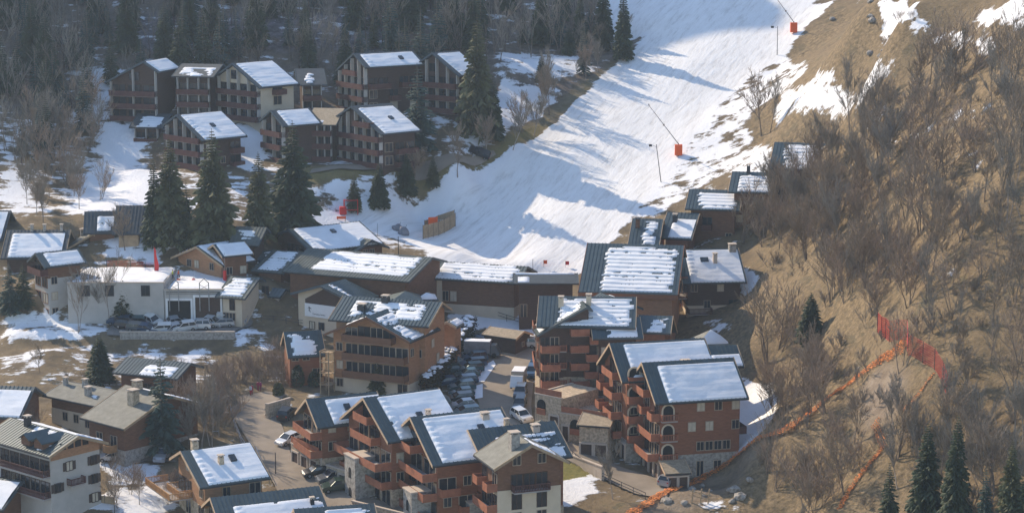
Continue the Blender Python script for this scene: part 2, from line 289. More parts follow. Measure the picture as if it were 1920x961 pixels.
    for i in idx:
        a=mnoise.fractal((xf[i]*.13,yf[i]*.13,3.1),.8,2.1,4)
        Zf[i]+=a*.55*rf[i]+(mnoise.noise((xf[i]*.05,yf[i]*.05,9))*.5*gf[i])-.12*rf[i]
    v=np.stack([xf,yf,Zf],-1); ny,nx=X.shape
    k=np.arange(nx*ny).reshape(ny,nx); q=np.stack([k[:-1,:-1],k[:-1,1:],k[1:,1:],k[1:,:-1]],-1).reshape(-1,4)
    me=bpy.data.meshes.new('ground'); me.from_pydata(v.tolist(),[],q.tolist())
    me.polygons.foreach_set('use_smooth',[True]*len(me.polygons))
    for nm,(a,b,c) in {'cover':(snow,groom,lawn),'earth':(soil,rock,tan)}.items():
        at=me.attributes.new(nm,'FLOAT_COLOR','POINT')
        at.data.foreach_set('color',np.stack([a.ravel(),b.ravel(),c.ravel(),np.ones(a.size)],-1).ravel())
    o=bpy.data.objects.new('ground',me); COL.objects.link(o); tag(o,kind='structure')
    m=bpy.data.materials.new('ground cover'); m.use_nodes=True; nt=m.node_tree; L=nt.links.new; b=nt.nodes['Principled BSDF']; b.inputs['Roughness'].default_value=.85; b.inputs['Specular IOR Level'].default_value=.2
    def attr(n):
        a=nt.nodes.new('ShaderNodeAttribute'); a.attribute_name=n; s=nt.nodes.new('ShaderNodeSeparateColor'); L(a.outputs['Color'],s.inputs[0]); return s.outputs
    cv=attr('cover'); er=attr('earth')
    def mth(op,a,b2=None,cl=False):
        n=nt.nodes.new('ShaderNodeMath'); n.operation=op; n.use_clamp=cl
        for k2,x in enumerate((a,b2)):
            if x is None: continue
            if isinstance(x,(int,float)): n.inputs[k2].default_value=x
            else: L(x,n.inputs[k2])
        return n.outputs[0]
    def mix(f,a,c):
        n=nt.nodes.new('ShaderNodeMix'); n.data_type='RGBA'
        for k2,x in ((0,f),(6,a),(7,c)):
            if isinstance(x,(tuple,list)): n.inputs[k2].default_value=(*x,1)
            elif isinstance(x,(int,float)): n.inputs[k2].default_value=x
            else: L(x,n.inputs[k2])
        return n.outputs[2]
    n1=nz(nt,.25,8,rough=.65); n2=nz(nt,1.3,6,rough=.7); n3=nz(nt,.06,4)
    n4=nz(nt,.30,6,stretch=(.35,1.6,1.6),rough=.7)
    dry=ramp(nt,n2,[(.25,(.06,.042,.024)),(.42,(.135,.10,.055)),(.56,(.23,.165,.09)),(.72,(.32,.235,.13)),(.82,(.17,.15,.07))])
    dirt=ramp(nt,n1,[(.3,(.10,.075,.045)),(.55,(.20,.145,.08)),(.75,(.15,.13,.06))])
    g=mix(er[2],dirt,dry)
    g=mix(mth('MULTIPLY',mth('GREATER_THAN',n1,.60),.55),g,(.10,.085,.05))
    lawnc=ramp(nt,n2,[(.3,(.14,.13,.035)),(.7,(.26,.22,.06))]); g=mix(cv[2],g,lawnc)
    soilc=ramp(nt,n4,[(.3,(.16,.12,.085)),(.7,(.34,.27,.2))]); g=mix(er[0],g,soilc)
    rockc=ramp(nt,nz(nt,.5,7,stretch=(1,1,.4),rough=.7),[(.35,(.05,.045,.045)),(.55,(.17,.15,.16)),(.75,(.34,.31,.33))]); g=mix(er[1],g,rockc)
    # snow shows where the local amount beats a broken-up noise
    nn=mth('ADD',mth('MULTIPLY',n1,.55),mth('MULTIPLY',n4,.45))
    f=mth('SUBTRACT',mth('ADD',cv[0],mth('MULTIPLY',mth('SUBTRACT',nn,.5),2.4)),.5)
    f=mth('MULTIPLY',f,9,True)
    sn=ramp(nt,nz(nt,.12,5),[(.3,(.80,.81,.83)),(.7,(.88,.88,.88))])
    st=nz(nt,.5,5,stretch=(1.9,.06,1,R(30)),rough=.75)   # piste: runs along the fall line
    gr=ramp(nt,st,[(.34,(.66,.64,.61)),(.48,(.82,.805,.78)),(.62,(.87,.86,.84))]); sn=mix(cv[1],sn,gr)
    L(mix(f,g,sn),b.inputs['Base Color'])
    h=mth('ADD',mth('MULTIPLY',n2,mth('MULTIPLY',mth('SUBTRACT',1.15,cv[1]),.5)),mth('MULTIPLY',f,.28))
    h=mth('ADD',h,mth('MULTIPLY',st,mth('MULTIPLY',cv[1],.45)))
    bp=nt.nodes.new('ShaderNodeBump'); bp.inputs['Strength'].default_value=.8; bp.inputs['Distance'].default_value=.5; L(h,bp.inputs['Height']); L(bp.outputs[0],b.inputs['Normal'])
    me.materials.append(m)
build_ground()
def drape(name,px,m,off=.10,step=1.0,world=None,kind='structure',relief=True):
    P=wpoly(px) if world is None else np.array(world)
    x0,y0=P.min(0); x1,y1=P.max(0); xs=np.arange(x0-step,x1+step*2,step); ys=np.arange(y0-step,y1+2*step,step)
    X,Y=np.meshgrid(xs,ys); Z=gz(X,Y)+off
    ins=inpoly(X,Y,P)
    # snap vertices just outside onto the outline so that the edge stays clean
    seg=[(P[i],P[(i+1)%len(P)]) for i in range(len(P))]
    used={}; v=[]; f=[]
    def vid(j,i):
        if (j,i) in used: return used[(j,i)]
        x,y=X[j,i],Y[j,i]
        if not ins[j,i]:
            best=None
            for a,b in seg:
                d=b-a; t=max(0,min(1,((x-a[0])*d[0]+(y-a[1])*d[1])/(d@d+1e-9))); q=a+t*d; dd=(q[0]-x)**2+(q[1]-y)**2
                if best is None or dd<best[0]: best=(dd,q)
            x,y=best[1]
        used[(j,i)]=len(v); v.append((x,y,0)); return used[(j,i)]
    for j in range(len(ys)-1):
        for i in range(len(xs)-1):
            c=[(j,i),(j,i+1),(j+1,i+1),(j+1,i)]
            if sum(ins[a] for a in c)>=1: f.append(tuple(vid(*a) for a in c))
    va=np.array(v); zz=gz(va[:,0],va[:,1])+off; v=[(a[0],a[1],z) for a,z in zip(va,zz)]
    mb=MB(); mb.v=v; mb.f=f
    o=mb.build(name,m,None,True,False); tag(o,kind=kind); return o
for nm,px in ROADS.items():
    if nm=='garage_forecourt': continue
    drape(nm,px,M['asphalt'] if nm!='car_park' else M['gravel'],.06)
for q_ in ([(897,692),(925,676),(930,684),(908,716),(888,718)],[(882,726),(905,720),(905,746),(880,750)],[(900,655),(935,655),(938,664),(905,668)],[(940,642),(975,636),(970,655),(945,655)]): drape('snow_patch',q_,M['snow'],.13)
# ---------------------------------------------------------------- roof snow
def snow_sheet(b,side,u0,u1,v0,v1,style='ridge',seed=0,period=1.05,name='snow_cover',holes=0.0):
    """u along the ridge in metres, v down the slope as a share of its length; ridges run parallel to the eave"""
    L=b.L; w=b.wR if side=='R' else b.wL; sgn=-1 if side=='R' else 1
    pit=b.pR if side=='R' else b.pL
    sl=w/math.cos(pit); du=.34; dv=.17
    nu=max(4,int((u1-u0)/du)); nv=max(4,int((v1-v0)*sl/dv))
    ny=math.sin(pit)*sgn; nzv=math.cos(pit)
    V=[];keep=[];H=[]
    off={}
    for j in range(nv+1):
        s=(v0+(v1-v0)*j/nv)*sl; band=int(s/period); fr=(s/period)%1.0
        for i in range(nu+1):
            u=u0+(u1-u0)*i/nu
            n=mnoise.fractal((u*.35+seed*7.3,s*.35,seed*3.1),.9,2.0,3)
            n2=mnoise.noise((u*1.3+seed,s*1.3,5.5+seed))
            lim0=u0+.25+abs(mnoise.noise((band*1.7,seed*2.3,1.5)))*(1.5 if style!='smooth' else .35)+.25*abs(n)+ (.35*(1-fr) if style!='smooth' else .1)
            lim1=u1-(.25 if style!='smooth' else -.3)-abs(mnoise.noise((band*1.9,seed*4.3,7.5)))*(1.3 if style!='smooth' else .2)-(.25 if style!='smooth' else .1)*abs(n)
            ins=(u>lim0)&(u<lim1)&(j>0)&(j<nv)
            if style=='ridge':
                if j<3 and n<-.05: ins=False
            if style=='ridge' and (n2<-.42-.25*math.sin(seed+s) and fr<.45): ins=False
            if style=='patchy': ins=ins and (n+.22*math.sin(s*6.28/period)>-.02+holes)
            elif holes>0 and n<-.55+holes: ins=False
            amp={'ridge':.135,'patchy':.11,'smooth':.015,'gap':.22}[style]
            n3=mnoise.noise((u*.25+seed*2,s*.6,8.8)); h=(1+.5*n3)*({'ridge':.07,'patchy':.07,'smooth':.14,'gap':.04}[style])+amp*(fr**1.3)*(1-.25*n2)+.05*n
            if style=='gap' and fr<.18 and n2>-.3: ins=False
            if style=='smooth':
                if u<lim0+.9: h+=.10*math.sin(fr*math.pi)
                if j<nv*.1: h*=.8
            H.append(max(.04,h) if ins else -.03); keep.append(ins)
            y=sgn*s*math.cos(pit); z=b.zr-s*math.sin(pit)
            V.append((u,y+ny*H[-1],z+nzv*H[-1]+.012))
    f=[]
    for j in range(nv):
        for i in range(nu):
            c=[j*(nu+1)+i,j*(nu+1)+i+1,(j+1)*(nu+1)+i+1,(j+1)*(nu+1)+i]
            if any(keep[k] for k in c): f.append(tuple(c) if side=='L' else tuple(c[::-1]))
    if not f: return
    us=sorted({k for q in f for k in q}); mp={k:i for i,k in enumerate(us)}
    mb=MB(); mb.v=[V[k] for k in us]; mb.f=[tuple(mp[k] for k in q) for q in f]
    return mb.build(name,M['snow'],b.roof,True,False)
# ---------------------------------------------------------------- buildings
class Bld:
    def __init__(b,name,label,cat,A,th,L,wR,wL=None,pitch=28,pL=None,wall='wood_red',base=None,hs=2.8,roof='roof_green',verge='verge',ov=.9,og=1.0,ribs=True,group=None,zf=None,cut=None,kind=None):
        wL=wR if wL is None else wL; b.L,b.wR,b.wL=L,wR,wL; b.pR=R(pitch); b.pL=R(pL if pL else pitch); b.ov=ov; b.og=og
        t=R(th); cx,sx=math.cos(t),math.sin(t); b.t=t
        def wp(x,y): return A[0]+cx*x-sx*y, A[1]+sx*x+cx*y
        b.wp=wp
        gs=[G1(*wp(x,y)) for x in (0,L/2,L) for y in (-wR,0,wL)]
        b.gmin=min(gs); zf0=min(G1(*wp(og,-wR+ov)),G1(*wp(og,wL-ov)),G1(*wp(L-og,-wR+ov))) if zf is None else zf
        z0=zf0 if zf is None else zf
        b.root=empty(name,(A[0],A[1],z0),t); tag(b.root,label,cat,group)
        b.zr=A[2]-z0; b.z0=z0
        b.eR=b.zr-(wR-ov)*math.tan(b.pR); b.eL=b.zr-(wL-ov)*math.tan(b.pL)   # wall tops
        b.wall=wall; b.basemat=base
        xa,xb=og,L-og; ya,yb=-(wR-ov),wL-ov; b.xa,b.xb,b.ya,b.yb=xa,xb,ya,yb
        zb=min(b.gmin-z0-1.0,-1.5)
        bh=hs if base else zb
        hb=min(bh,min(b.eR,b.eL)-.5)
        prof=[(ya,hb),(yb,hb),(yb,b.eL-.12),(0,b.zr-.12),(ya,b.eR-.12)]
        m=MB(); m.prism(prof,lambda p:(xa,p[0],p[1]),lambda p:(xb,p[0],p[1])); m.build('wall',M[wall],b.root)
        if base:
            m=MB(); m.box(xa-.06,xb+.06,ya-.06,yb+.06,zb,hb); m.build('lower_wall',M[base],b.root)
        th_=.22
        eR=(-wR,b.zr-wR*math.tan(b.pR)); eL=(wL,b.zr-wL*math.tan(b.pL))
        m=MB(); prof=[eR,(0,b.zr),eL,(eL[0],eL[1]-th_),(0,b.zr-th_),(eR[0],eR[1]-th_)]
        m.prism(prof,lambda p:(0,p[0],p[1]),lambda p:(L,p[0],p[1]))
        if ribs:
            n=int(L/.62)
            for k in range(1,n):
                x=L*k/n
                for sg,e in ((-1,eR),(1,eL)):
                    y0,z0_=0,b.zr; y1,z1=e
                    m.quadbox([(x-.05,y0,z0_-.02),(x+.05,y0,z0_-.02),(x+.05,y1,z1-.02),(x-.05,y1,z1-.02),(x-.05,y0,z0_+.075),(x+.05,y0,z0_+.075),(x+.05,y1,z1+.075),(x-.05,y1,z1+.075)])
        b.roof=m.build('roof',M[roof],b.root)
        for x0,x1 in ((-.09,-.004),(L+.004,L+.09)):
            mv=MB(); mv.prism([(0,b.zr+.06),(eR[0],eR[1]+.06),(eR[0],eR[1]-.34),(0,b.zr-.34),(eL[0],eL[1]-.34),(eL[0],eL[1]+.06)],lambda p,x0=x0:(x0,p[0],p[1]),lambda p,x1=x1:(x1,p[0],p[1])); mv.build('bargeboard',M[verge],b.roof)
        for e,sg in ((eR,-1),(eL,1)):
            mg=MB(); mg.box(0,L,min(e[0],e[0]+sg*.12)+.003*sg,max(e[0],e[0]+sg*.12)+.003*sg,e[1]-.26,e[1]-.08); mg.build('gutter',M['metal_dark'],b.roof)
    def face(b,f):
        if f=='A': return (lambda u,d,z:(b.xa-d,b.yb-u,z)), b.yb-b.ya
        if f=='B': return (lambda u,d,z:(b.xb+d,b.ya+u,z)), b.yb-b.ya
        if f=='R': return (lambda u,d,z:(b.xa+u,b.ya-d,z)), b.xb-b.xa
        return (lambda u,d,z:(b.xb-u,b.yb+d,z)), b.xb-b.xa
    def top(b,f,u):
        if f=='R': return b.eR
        if f=='L': return b.eL
        y=b.yb-u if f=='A' else b.ya+u
        return b.zr-(y*math.tan(b.pL) if y>0 else -y*math.tan(b.pR))
    def fb(b,m,P,u0,u1,d0,d1,z0,z1):
        m.quadbox([P(u0,d0,z0),P(u1,d0,z0),P(u1,d1,z0),P(u0,d1,z0),P(u0,d0,z1),P(u1,d0,z1),P(u1,d1,z1),P(u0,d1,z1)])
    def window(b,f,u,z,w=1.0,h=1.2,shut=False,frame='frame'):
        P,_=b.face(f)
        if z+h>b.top(f,u-w/2)-.25 or z+h>b.top(f,u+w/2)-.25: return
        m=MB(); e=.09
        for a in ((u-w/2-e,u-w/2,z-e,z+h+e),(u+w/2,u+w/2+e,z-e,z+h+e),(u-w/2,u+w/2,z-e,z),(u-w/2,u+w/2,z+h,z+h+e),(u-.03,u+.03,z,z+h)): b.fb(m,P,a[0],a[1],.062,.14,a[2],a[3])
        if shut:
            b.fb(m,P,u-w/2-e-w*.45,u-w/2-e-.02,.062,.11,z,z+h); b.fb(m,P,u+w/2+e+.02,u+w/2+e+w*.45,.062,.11,z,z+h)
        o=m.build('window',M[frame],b.root)
        m=MB(); b.fb(m,P,u-w/2,u+w/2,.03,.085,z,z+h); m.build('pane',M['curtain' if random.random()<.28 else 'glass'],o)
    def door(b,f,u0,u1,z,h,mat='glass',name='glass_door',d=.075,dk=False):
        P,_=b.face(f); m=MB(); b.fb(m,P,u0,u1,.01,d,z,z+h)
        o=m.build(name,M[mat],b.root)
        m=MB(); c=(u0+u1)/2
        for a0,a1,c0,c1 in ((u0-.1,u0,z,z+h+.08),(u1,u1+.1,z,z+h+.08),(u0,u1,z+h,z+h+.08),(c-.05,c+.05,z,z+h)): b.fb(m,P,a0,a1,.012,d+.04,c0,c1)
        m.build('frame',M['frame' if random.random()<.5 and not dk else 'wood_dark'],o)
    def garage(b,f,u0,u1,z,h,mat='wood_dark',frame='concrete'):
        P,_=b.face(f); m=MB(); b.fb(m,P,u0,u1,.01,.075,z,z+h); o=m.build('garage_door',M[mat],b.root)
        m=MB()
        for a0,a1,c0,c1 in ((u0-.25,u0,z,z+h),(u1,u1+.25,z,z+h),(u0-.25,u1+.25,z+h,z+h+.25)): b.fb(m,P,a0,a1,.0,.28,c0,c1)
        m.build('frame',M[frame],o)
    def balcony(b,f,u0,u1,z,depth=1.5,rail='rail_red',posts=False,h=1.0,slats=False,slab='slab'):
        P,_=b.face(f); m=MB(); b.fb(m,P,u0,u1,.0,depth,z-.18,z)
        o=m.build('balcony',M[slab],b.root)
        m=MB()
        def panel(a0,a1,d0,d1):
            if slats:
                b.fb(m,P,a0,a1,d0,d1,z+h-.12,z+h); b.fb(m,P,a0,a1,d0,d1,z+.05,z+.15)
                n=max(2,int(max(a1-a0,d1-d0)/.22))
                for k in range(n+1):
                    t=k/n
                    if a1-a0>d1-d0: x=a0+(a1-a0-.09)*t; b.fb(m,P,x,x+.09,d0+.01,d1-.01,z+.1,z+h-.1)
                    else: y=d0+(d1-d0-.09)*t; b.fb(m,P,a0+.01,a1-.01,y,y+.09,z+.1,z+h-.1)
            else:
                b.fb(m,P,a0,a1,d0,d1,z-.12,z+h)
        panel(u0,u1,depth,depth+.08); panel(u0-.08,u0,.0,depth+.08); panel(u1,u1+.08,.0,depth+.08)
        m.build('railing',M[rail],o)
        if posts:
            m=MB()
            for u in (u0+.1,u1-.1): b.fb(m,P,u-.09,u+.09,depth-.1,depth-.004+.0,z,min(z+2.6,b.top(f,u)+.0))
            m.build('post',M['wood_mid' if rail!='rail_gold' else 'wood_pale'],o)
        return o
    def grid(b,f,rows,z0=0.1,st=2.8,rail='rail_red',depth=1.4,u0=0,u1=None,slats=False,frame='frame',shut=False,gdoor='wood_dark',posts=False,vary=0,bw=.82):
        P,W_=b.face(f); u1=W_ if u1 is None else u1
        for r,row in enumerate(rows):
            z=z0+r*st; n=len(row); cw=(u1-u0)/n; k=0
            while k<n:
                c=row[k]; uc=u0+(k+.5)*cw
                if c=='B':
                    e=k
                    while e<n and row[e]=='B': e+=1
                    a0=u0+k*cw+.15; a1=u0+e*cw-.15
                    if b.top(f,(a0+a1)/2)>z+1.6:
                        b.balcony(f,a0,a1,z,depth+(random.random()-.5)*vary,rail,posts,slats=slats)
                    for q in range(k,e):
                        v=u0+(q+.5)*cw; hh=min(2.15,min(b.top(f,v-cw*bw/2),b.top(f,v+cw*bw/2))-z-.3)
                        if hh>.9: b.door(f,v-cw*bw/2,v+cw*bw/2,z+.02,hh,dk=rail=='rail_dark')
                    k=e; continue
                if c=='w': b.window(f,uc,z+.9,1.05,1.25,shut,frame)
                if c=='s': b.window(f,uc,z+1.0,.6,.7,False,frame)
                if c=='W': b.window(f,uc,z+.5,min(cw*.7,2.2),1.7,False,frame)
                if c=='D': b.door(f,uc-cw*.36,uc+cw*.36,z+.02,2.2)
                if c=='G': b.garage(f,uc-min(cw*.38,1.3),uc+min(cw*.38,1.3),z+.02,2.25,gdoor)
                k+=1
    def chimney(b,x,y,h=1.4,w=.9,m='stone',snow=True):
        zr=b.zr-(abs(y)*math.tan(b.pR if y<0 else b.pL)); q=MB(); q.box(x-w/2,x+w/2,y-w/2,y+w/2,zr-.8,zr+h)
        o=q.build('chimney',M[m],b.roof)
        q=MB(); q.box(x-w/2-.1,x+w/2+.1,y-w/2-.1,y+w/2+.1,zr+h+.22,zr+h+.36)
        for sx in (-1,1):
            for sy in (-1,1): q.box(x+sx*w*.36-.07,x+sx*w*.36+.07,y+sy*w*.36-.07,y+sy*w*.36+.07,zr+h+.002,zr+h+.218)
        q.build('chimney_cap',M['concrete' if snow else 'metal_dark'],o)
    def skylight(b,x,y,w=.9,l=1.1):
        pt=b.pR if y<0 else b.pL; sg=-1 if y<0 else 1; zc=b.zr-abs(y)*math.tan(pt)
        q=MB(); c=[]
        for hz in (.0,.42):
            for dx,dy in ((-w/2,-l/2),(w/2,-l/2),(w/2,l/2),(-w/2,l/2)):
                yy=y+dy*math.cos(pt); zz=b.zr-abs(yy)*math.tan(pt); c.append((x+dx,yy+sg*math.sin(pt)*hz,zz+math.cos(pt)*hz))
        q.quadbox(c); q.build('skylight',M['glass'],b.roof)
    def tower(b,f,u0,u1,z0,z1,depth,m='stone_grey',arches=2):
        P,_=b.face(f); q=MB(); b.fb(q,P,u0,u1,.02,depth,z0,z1); o=q.build('stone_tower',M[m],b.root)
        for k in range(arches):
            z=z0+1.2+k*(z1-z0-1.4)/max(1,arches); w=min(.9,(u1-u0)*.3); c=(u0+u1)/2; q=MB(); n=8
            pts=[(c-w/2,z),(c+w/2,z),(c+w/2,z+1.1)]+[(c+w/2*math.cos(math.pi*i/n),z+1.1+w/2*math.sin(math.pi*i/n)) for i in range(1,n)]+[(c-w/2,z+1.1)]
            q.prism(pts,lambda p:P(p[0],depth+.02,p[1]),lambda p:P(p[0],depth-.3,p[1])); q.build('arched_opening',M['dark'],o)
        q=MB(); b.fb(q,P,u0-.12,u1+.12,.03,depth+.12,z1+.002,z1+.16); q.build('coping',M['concrete'],o)
    def pane_arch(b,f,u,z,w=1.7,h=2.2,m='dark',sur='plaster'):
        P,_=b.face(f); n=10; q=MB(); r=w/2
        def arc(w2,h2): 
            r2=w2/2; return [(u-r2,z),(u+r2,z)]+[(u+r2*math.cos(math.pi*i/n),z+h2-r2+r2*math.sin(math.pi*i/n)) for i in range(0,n+1)]
        q.prism(arc(w+.5,h+.25),lambda p:P(p[0],.0,p[1]),lambda p:P(p[0],.10,p[1])); o=q.build('arch',M[sur],b.root)
        q=MB(); q.prism(arc(w,h),lambda p:P(p[0],.02,p[1]),lambda p:P(p[0],.13,p[1])); q.build('opening',M[m],o)
FIT={'F1': (-30.0,302.2,12.7,8.3,24.6,4.9,28.8,'R'),'F2': (-21.0,292.7,15.2,9.3,29.7,7.8,24.8,'R'),'F3': (-14.1,286.5,14.0,13.8,24.5,8.2,23.9,'R'),'F4': (-6.0,282.6,13.2,12.9,22.7,4.8,30.1,'R'),'F5': (2.7,281.1,11.5,3.7,110.3,5.5,28.2,'R'),'R1': (19.0,304.9,17.5,14.2,14.2,7.1,31.2,'R'),'R2': (14.6,312.1,18.8,13.5,14.7,6.7,32.6,'R'),'R3': (12.3,329.6,19.1,7.8,349.6,10.0,27.2,'L'),'R5a': (4.4,337.9,21.0,15.0,350.1,6.0,37.8,'L'),'R5b': (4.2,334.4,19.6,5.7,5.6,5.7,27.7,'R'),'R5c': (17.9,338.9,20.1,5.8,131.5,4.8,25.5,'R'),'R6': None,'R6b': (21.9,382.4,26.6,5.0,349.9,6.7,28.0,'R'),'R7': (28.7,369.1,23.2,11.2,6.0,7.6,31.5,'R'),'R8': (28.5,386.7,27.1,6.0,343.8,7.0,27.7,'R'),'R9': (32.9,391.9,30.6,8.3,348.1,6.0,25.1,'R'),'R10': (40.9,392.6,33.8,5.6,347.7,6.3,24.9,'R'),'R11': (48.9,394.9,39.0,11.0,345.8,7.6,27.9,'R'),'H1': (-14.1,372.9,21.1,25.0,156.6,9.7,15.6,'L'),'H2': (2.8,377.1,18.7,17.1,162.7,5.4,18.7,'L'),'H4': (-38.3,383.0,20.2,2.6,126.8,9.7,18.9,'L'),'T': (-33.1,362.4,18.0,5.7,58.0,7.3,13.7,'R'),'H6': (-41.5,390.0,23.4,14.6,45.7,7.8,19.8,'R'),'H7': (-26.0,390.0,21.4,10.5,133.5,4.2,24.2,'L'),'M1': (-55.7,370.7,23.4,8.0,57.3,6.8,21.8,'R'),'M2': (-74.1,371.8,25.5,5.6,122.9,5.6,25.7,'L'),'M3': (-89.7,374.1,25.8,11.2,6.0,9.3,28.9,'L'),'M4': (-76.9,379.6,28.3,5.6,7.5,6.7,35.1,'L'),'M6': (-84.0,370.5,22.3,6.9,39.7,3.6,24.7,'R'),'U1': (-78.4,453.3,49.1,4.2,329.3,11.5,18.5,'R'),'U2': (-69.7,450.3,48.9,8.9,347.2,6.1,19.6,'R'),'U3': (-58.5,445.6,49.3,10.9,40.9,8.6,25.9,'R'),'U4': (-67.6,427.9,40.5,10.8,48.4,8.3,27.4,'R'),'U5': (-33.9,457.0,50.5,14.1,334.2,9.4,21.4,'L'),'U6': (-17.1,457.2,50.6,13.1,57.0,8.4,28.4,'R'),'U7': (-32.7,431.9,41.8,14.1,322.4,11.0,24.4,'L'),'U8': (-49.1,432.2,40.9,8.5,36.2,4.8,27.0,'R'),'L1': (-61.0,291.3,10.0,15.7,138.9,5.2,20.9,'L'),'L2': (-51.5,312.4,10.7,9.7,138.4,8.8,21.5,'L'),'L3': (-60.7,319.7,9.5,11.9,143.6,4.6,16.2,'L'),'L4': (-51.6,334.8,10.6,11.9,157.9,4.5,19.9,'L'),'L5': (-46.6,290.6,8.0,9.9,33.6,7.4,21.3,'R'),'C1': (-23.2,333.0,18.5,5.2,70.2,7.7,23.9,'R'),'C1b': (-11.3,339.6,19.6,17.4,161.4,6.3,23.9,'L'),'C2': (-31.3,342.5,14.4,6.2,206.1,8.1,34.1,'R'),'C3': (2.1,356.2,11.3,6.2,146.4,2.6,19.3,'L')}
def P3(px,py,z):
    q=at_z(px,py,z); return (float(q[0]),float(q[1]),z)
def rs(key,zr):
    x,y,z,L,th,w,pt,sd=FIT[key]; k=(CH-zr)/(CH-z); FIT[key]=(x*k,y*k,zr,L*k,th,w*k,pt,sd)
for k_,z_ in (('M1',21.8),('M2',22.4),('M3',23.6),('M4',26.0),('F4',12.3),('F5',13.6)): rs(k_,z_)
def fb(key,name,label,cat,**k):
    x,y,z,L,th,w,pt,side=FIT[key]
    L=k.pop('L',L); w=k.pop('w',w); w2=k.pop('w2',w); pt=k.pop('pitch',pt); th=k.pop('th',th)
    wR,wL=(w,w2) if side=='R' else (w2,w)
    return Bld(name,label,cat,(x,y,z),th,L,wR,wL,pitch=pt,**k)
GR='gabled apartment houses of the front row'
# --- front row of joined gabled apartment houses
b=fb('F1','apartment_house','left-most gabled red timber house of the front row, over a low stone garage terrace','apartment house',pitch=33,L=11,base='stone',hs=2.6,group=GR)
b.grid('A',['GGG','BBB','BB'],z0=.1,st=2.7,depth=1.7); b.grid('R',['...','www','www'],z0=.1,st=2.7)
snow_sheet(b,'R',2.2,11,.10,.95,'smooth',1); b.skylight(5.5,-2.2)
b=fb('F2','apartment_house','tallest gabled house of the front row, second from left, with balconies beside a stone tower','apartment house',pitch=31,L=12,base='stone',hs=2.6,group=GR)
b.grid('A',['GGDD','BBBB','BBBB','.BB.','.B.'],z0=.1,st=2.75,depth=1.9,vary=1.2); b.grid('R',['....','wBww','wwBw'],z0=.1,st=2.75); b.tower('A',5.2,8.6,-1,6.2,3.2)
snow_sheet(b,'R',1.6,12,.03,.98,'smooth',2); b.chimney(8,-4.5,.7,.6,'concrete'); b.skylight(6.7,-4.3); snow_sheet(b,'L',4,12,.1,.9,'smooth',22)
b=fb('F3','apartment_house','third gabled timber house of the front row, broad blue-shaded snow roof and bright orange balconies','apartment house',pitch=31,base='stone',hs=2.6,group=GR)
b.grid('A',['.DDD','BBBB','BBBB','BBB','.B.'],z0=-.8,st=2.8,depth=1.7,vary=1.4); b.grid('R',['....','wBww','BwBw'],z0=.1,st=2.75); b.tower('A',9.6,12.6,-1,5.6,3.0)
snow_sheet(b,'R',1.2,13.4,.05,.97,'smooth',3); b.skylight(9.3,-3.2); b.chimney(10.6,-1.6,.6,1.0,'concrete'); b.chimney(13.0,-3.6,1.1,.6,'stone'); snow_sheet(b,'L',1.5,13,.05,.9,'smooth',23)
b=fb('F4','apartment_house','green-roofed house of the front row with broken snow stripes, behind the brown end chalet','apartment house',w=6.2,base='stone',hs=2.6,group=GR)
b.grid('A',['.DDD','BBBB','BBBB','.BB.'],z0=-1.2,st=2.8,depth=1.8,vary=1.4); b.grid('R',['....','BwB.','wBw.'],z0=.1,st=2.75); b.tower('A',8.0,10.6,-1.5,4.3,2.8)
snow_sheet(b,'R',2.5,12.7,.28,.97,'patchy',4,holes=-.2); b.skylight(4,-4.3,1.3,1.4); b.chimney(9.6,-1.2,.5,1.0,'concrete'); b.skylight(2.6,-4.4,.8,1)
b=fb('F5','chalet','brown end chalet right of the front row, grey roof with a stone chimney','chalet',L=8,zf=2.0,base='plaster',hs=5.4,roof='roof_grey',verge='wood_pale',ribs=False,wall='wood_mid')
b.grid('A',['.D.D.','.D.D.','.BBB.','.w.w.'],z0=.0,st=2.62,rail='rail_dark',depth=1.2,slats=True); b.chimney(2.4,1.6,1.9,1.2,'stone_grey'); snow_sheet(b,'R',.6,5,.1,.8,'patchy',5,holes=.05)
b.grid('L',['DDD','BBB','B.B'],z0=-.4,st=2.9,rail='rail_red',depth=1.4)
# --- right-hand row under the slope
G2='gabled apartment blocks below the grassy slope'
b=fb('R1','apartment_block','large red apartment block nearest the slope foot, smooth blue snow roof and arched loggias','apartment block',pitch=34.5,w=6.7,base='stone_grey',hs=3.6,group=G2)
b.grid('A',['GGGGG','B.BBB','BwBBB','BwB.B','.BB.'],z0=.05,st=2.95,depth=1.5,vary=.6)
b.grid('R',['...D.w.w','...wwww.','..w.w..w','...w.w.w'],z0=.3,st=2.95,u0=1.5)
for k in range(1,4): b.pane_arch('R',1.2,.05+2.95*k,1.5,2.2); b.balcony('R',.1,2.5,.05+2.95*k,.7,'rail_red',slats=True)
b.balcony('B',1.0,4,3.0,1.4,'rail_dark'); b.balcony('B',1.0,4,6.0,1.4,'rail_dark'); snow_sheet(b,'R',1.7,13.9,.10,.99,'smooth',6); snow_sheet(b,'L',1,13.9,.1,.95,'smooth',26)
b=fb('R2','apartment_block','tall apartment block with long blue snow roof just behind the block nearest the slope foot','apartment block',pitch=35,w=6.4,L=15,base='stone_grey',hs=3.2,group=G2)
b.grid('A',['GGGGG','BwBB.','BwBB.','B.BB.','.BB.'],z0=.05,st=2.95,depth=1.5,vary=.6); b.grid('R',['......','www...','www...'],z0=.3,st=2.95)
for k in range(1,5): b.pane_arch('R',1.1,.05+2.95*k,1.5,2.2); b.balcony('R',.1,2.4,.05+2.95*k,.8,'rail_red')
snow_sheet(b,'R',1.6,14.8,.05,.99,'smooth',7); b.chimney(10.6,-4.3,.5,1.2,'metal_dark'); snow_sheet(b,'L',1,14.8,.1,.95,'smooth',27)
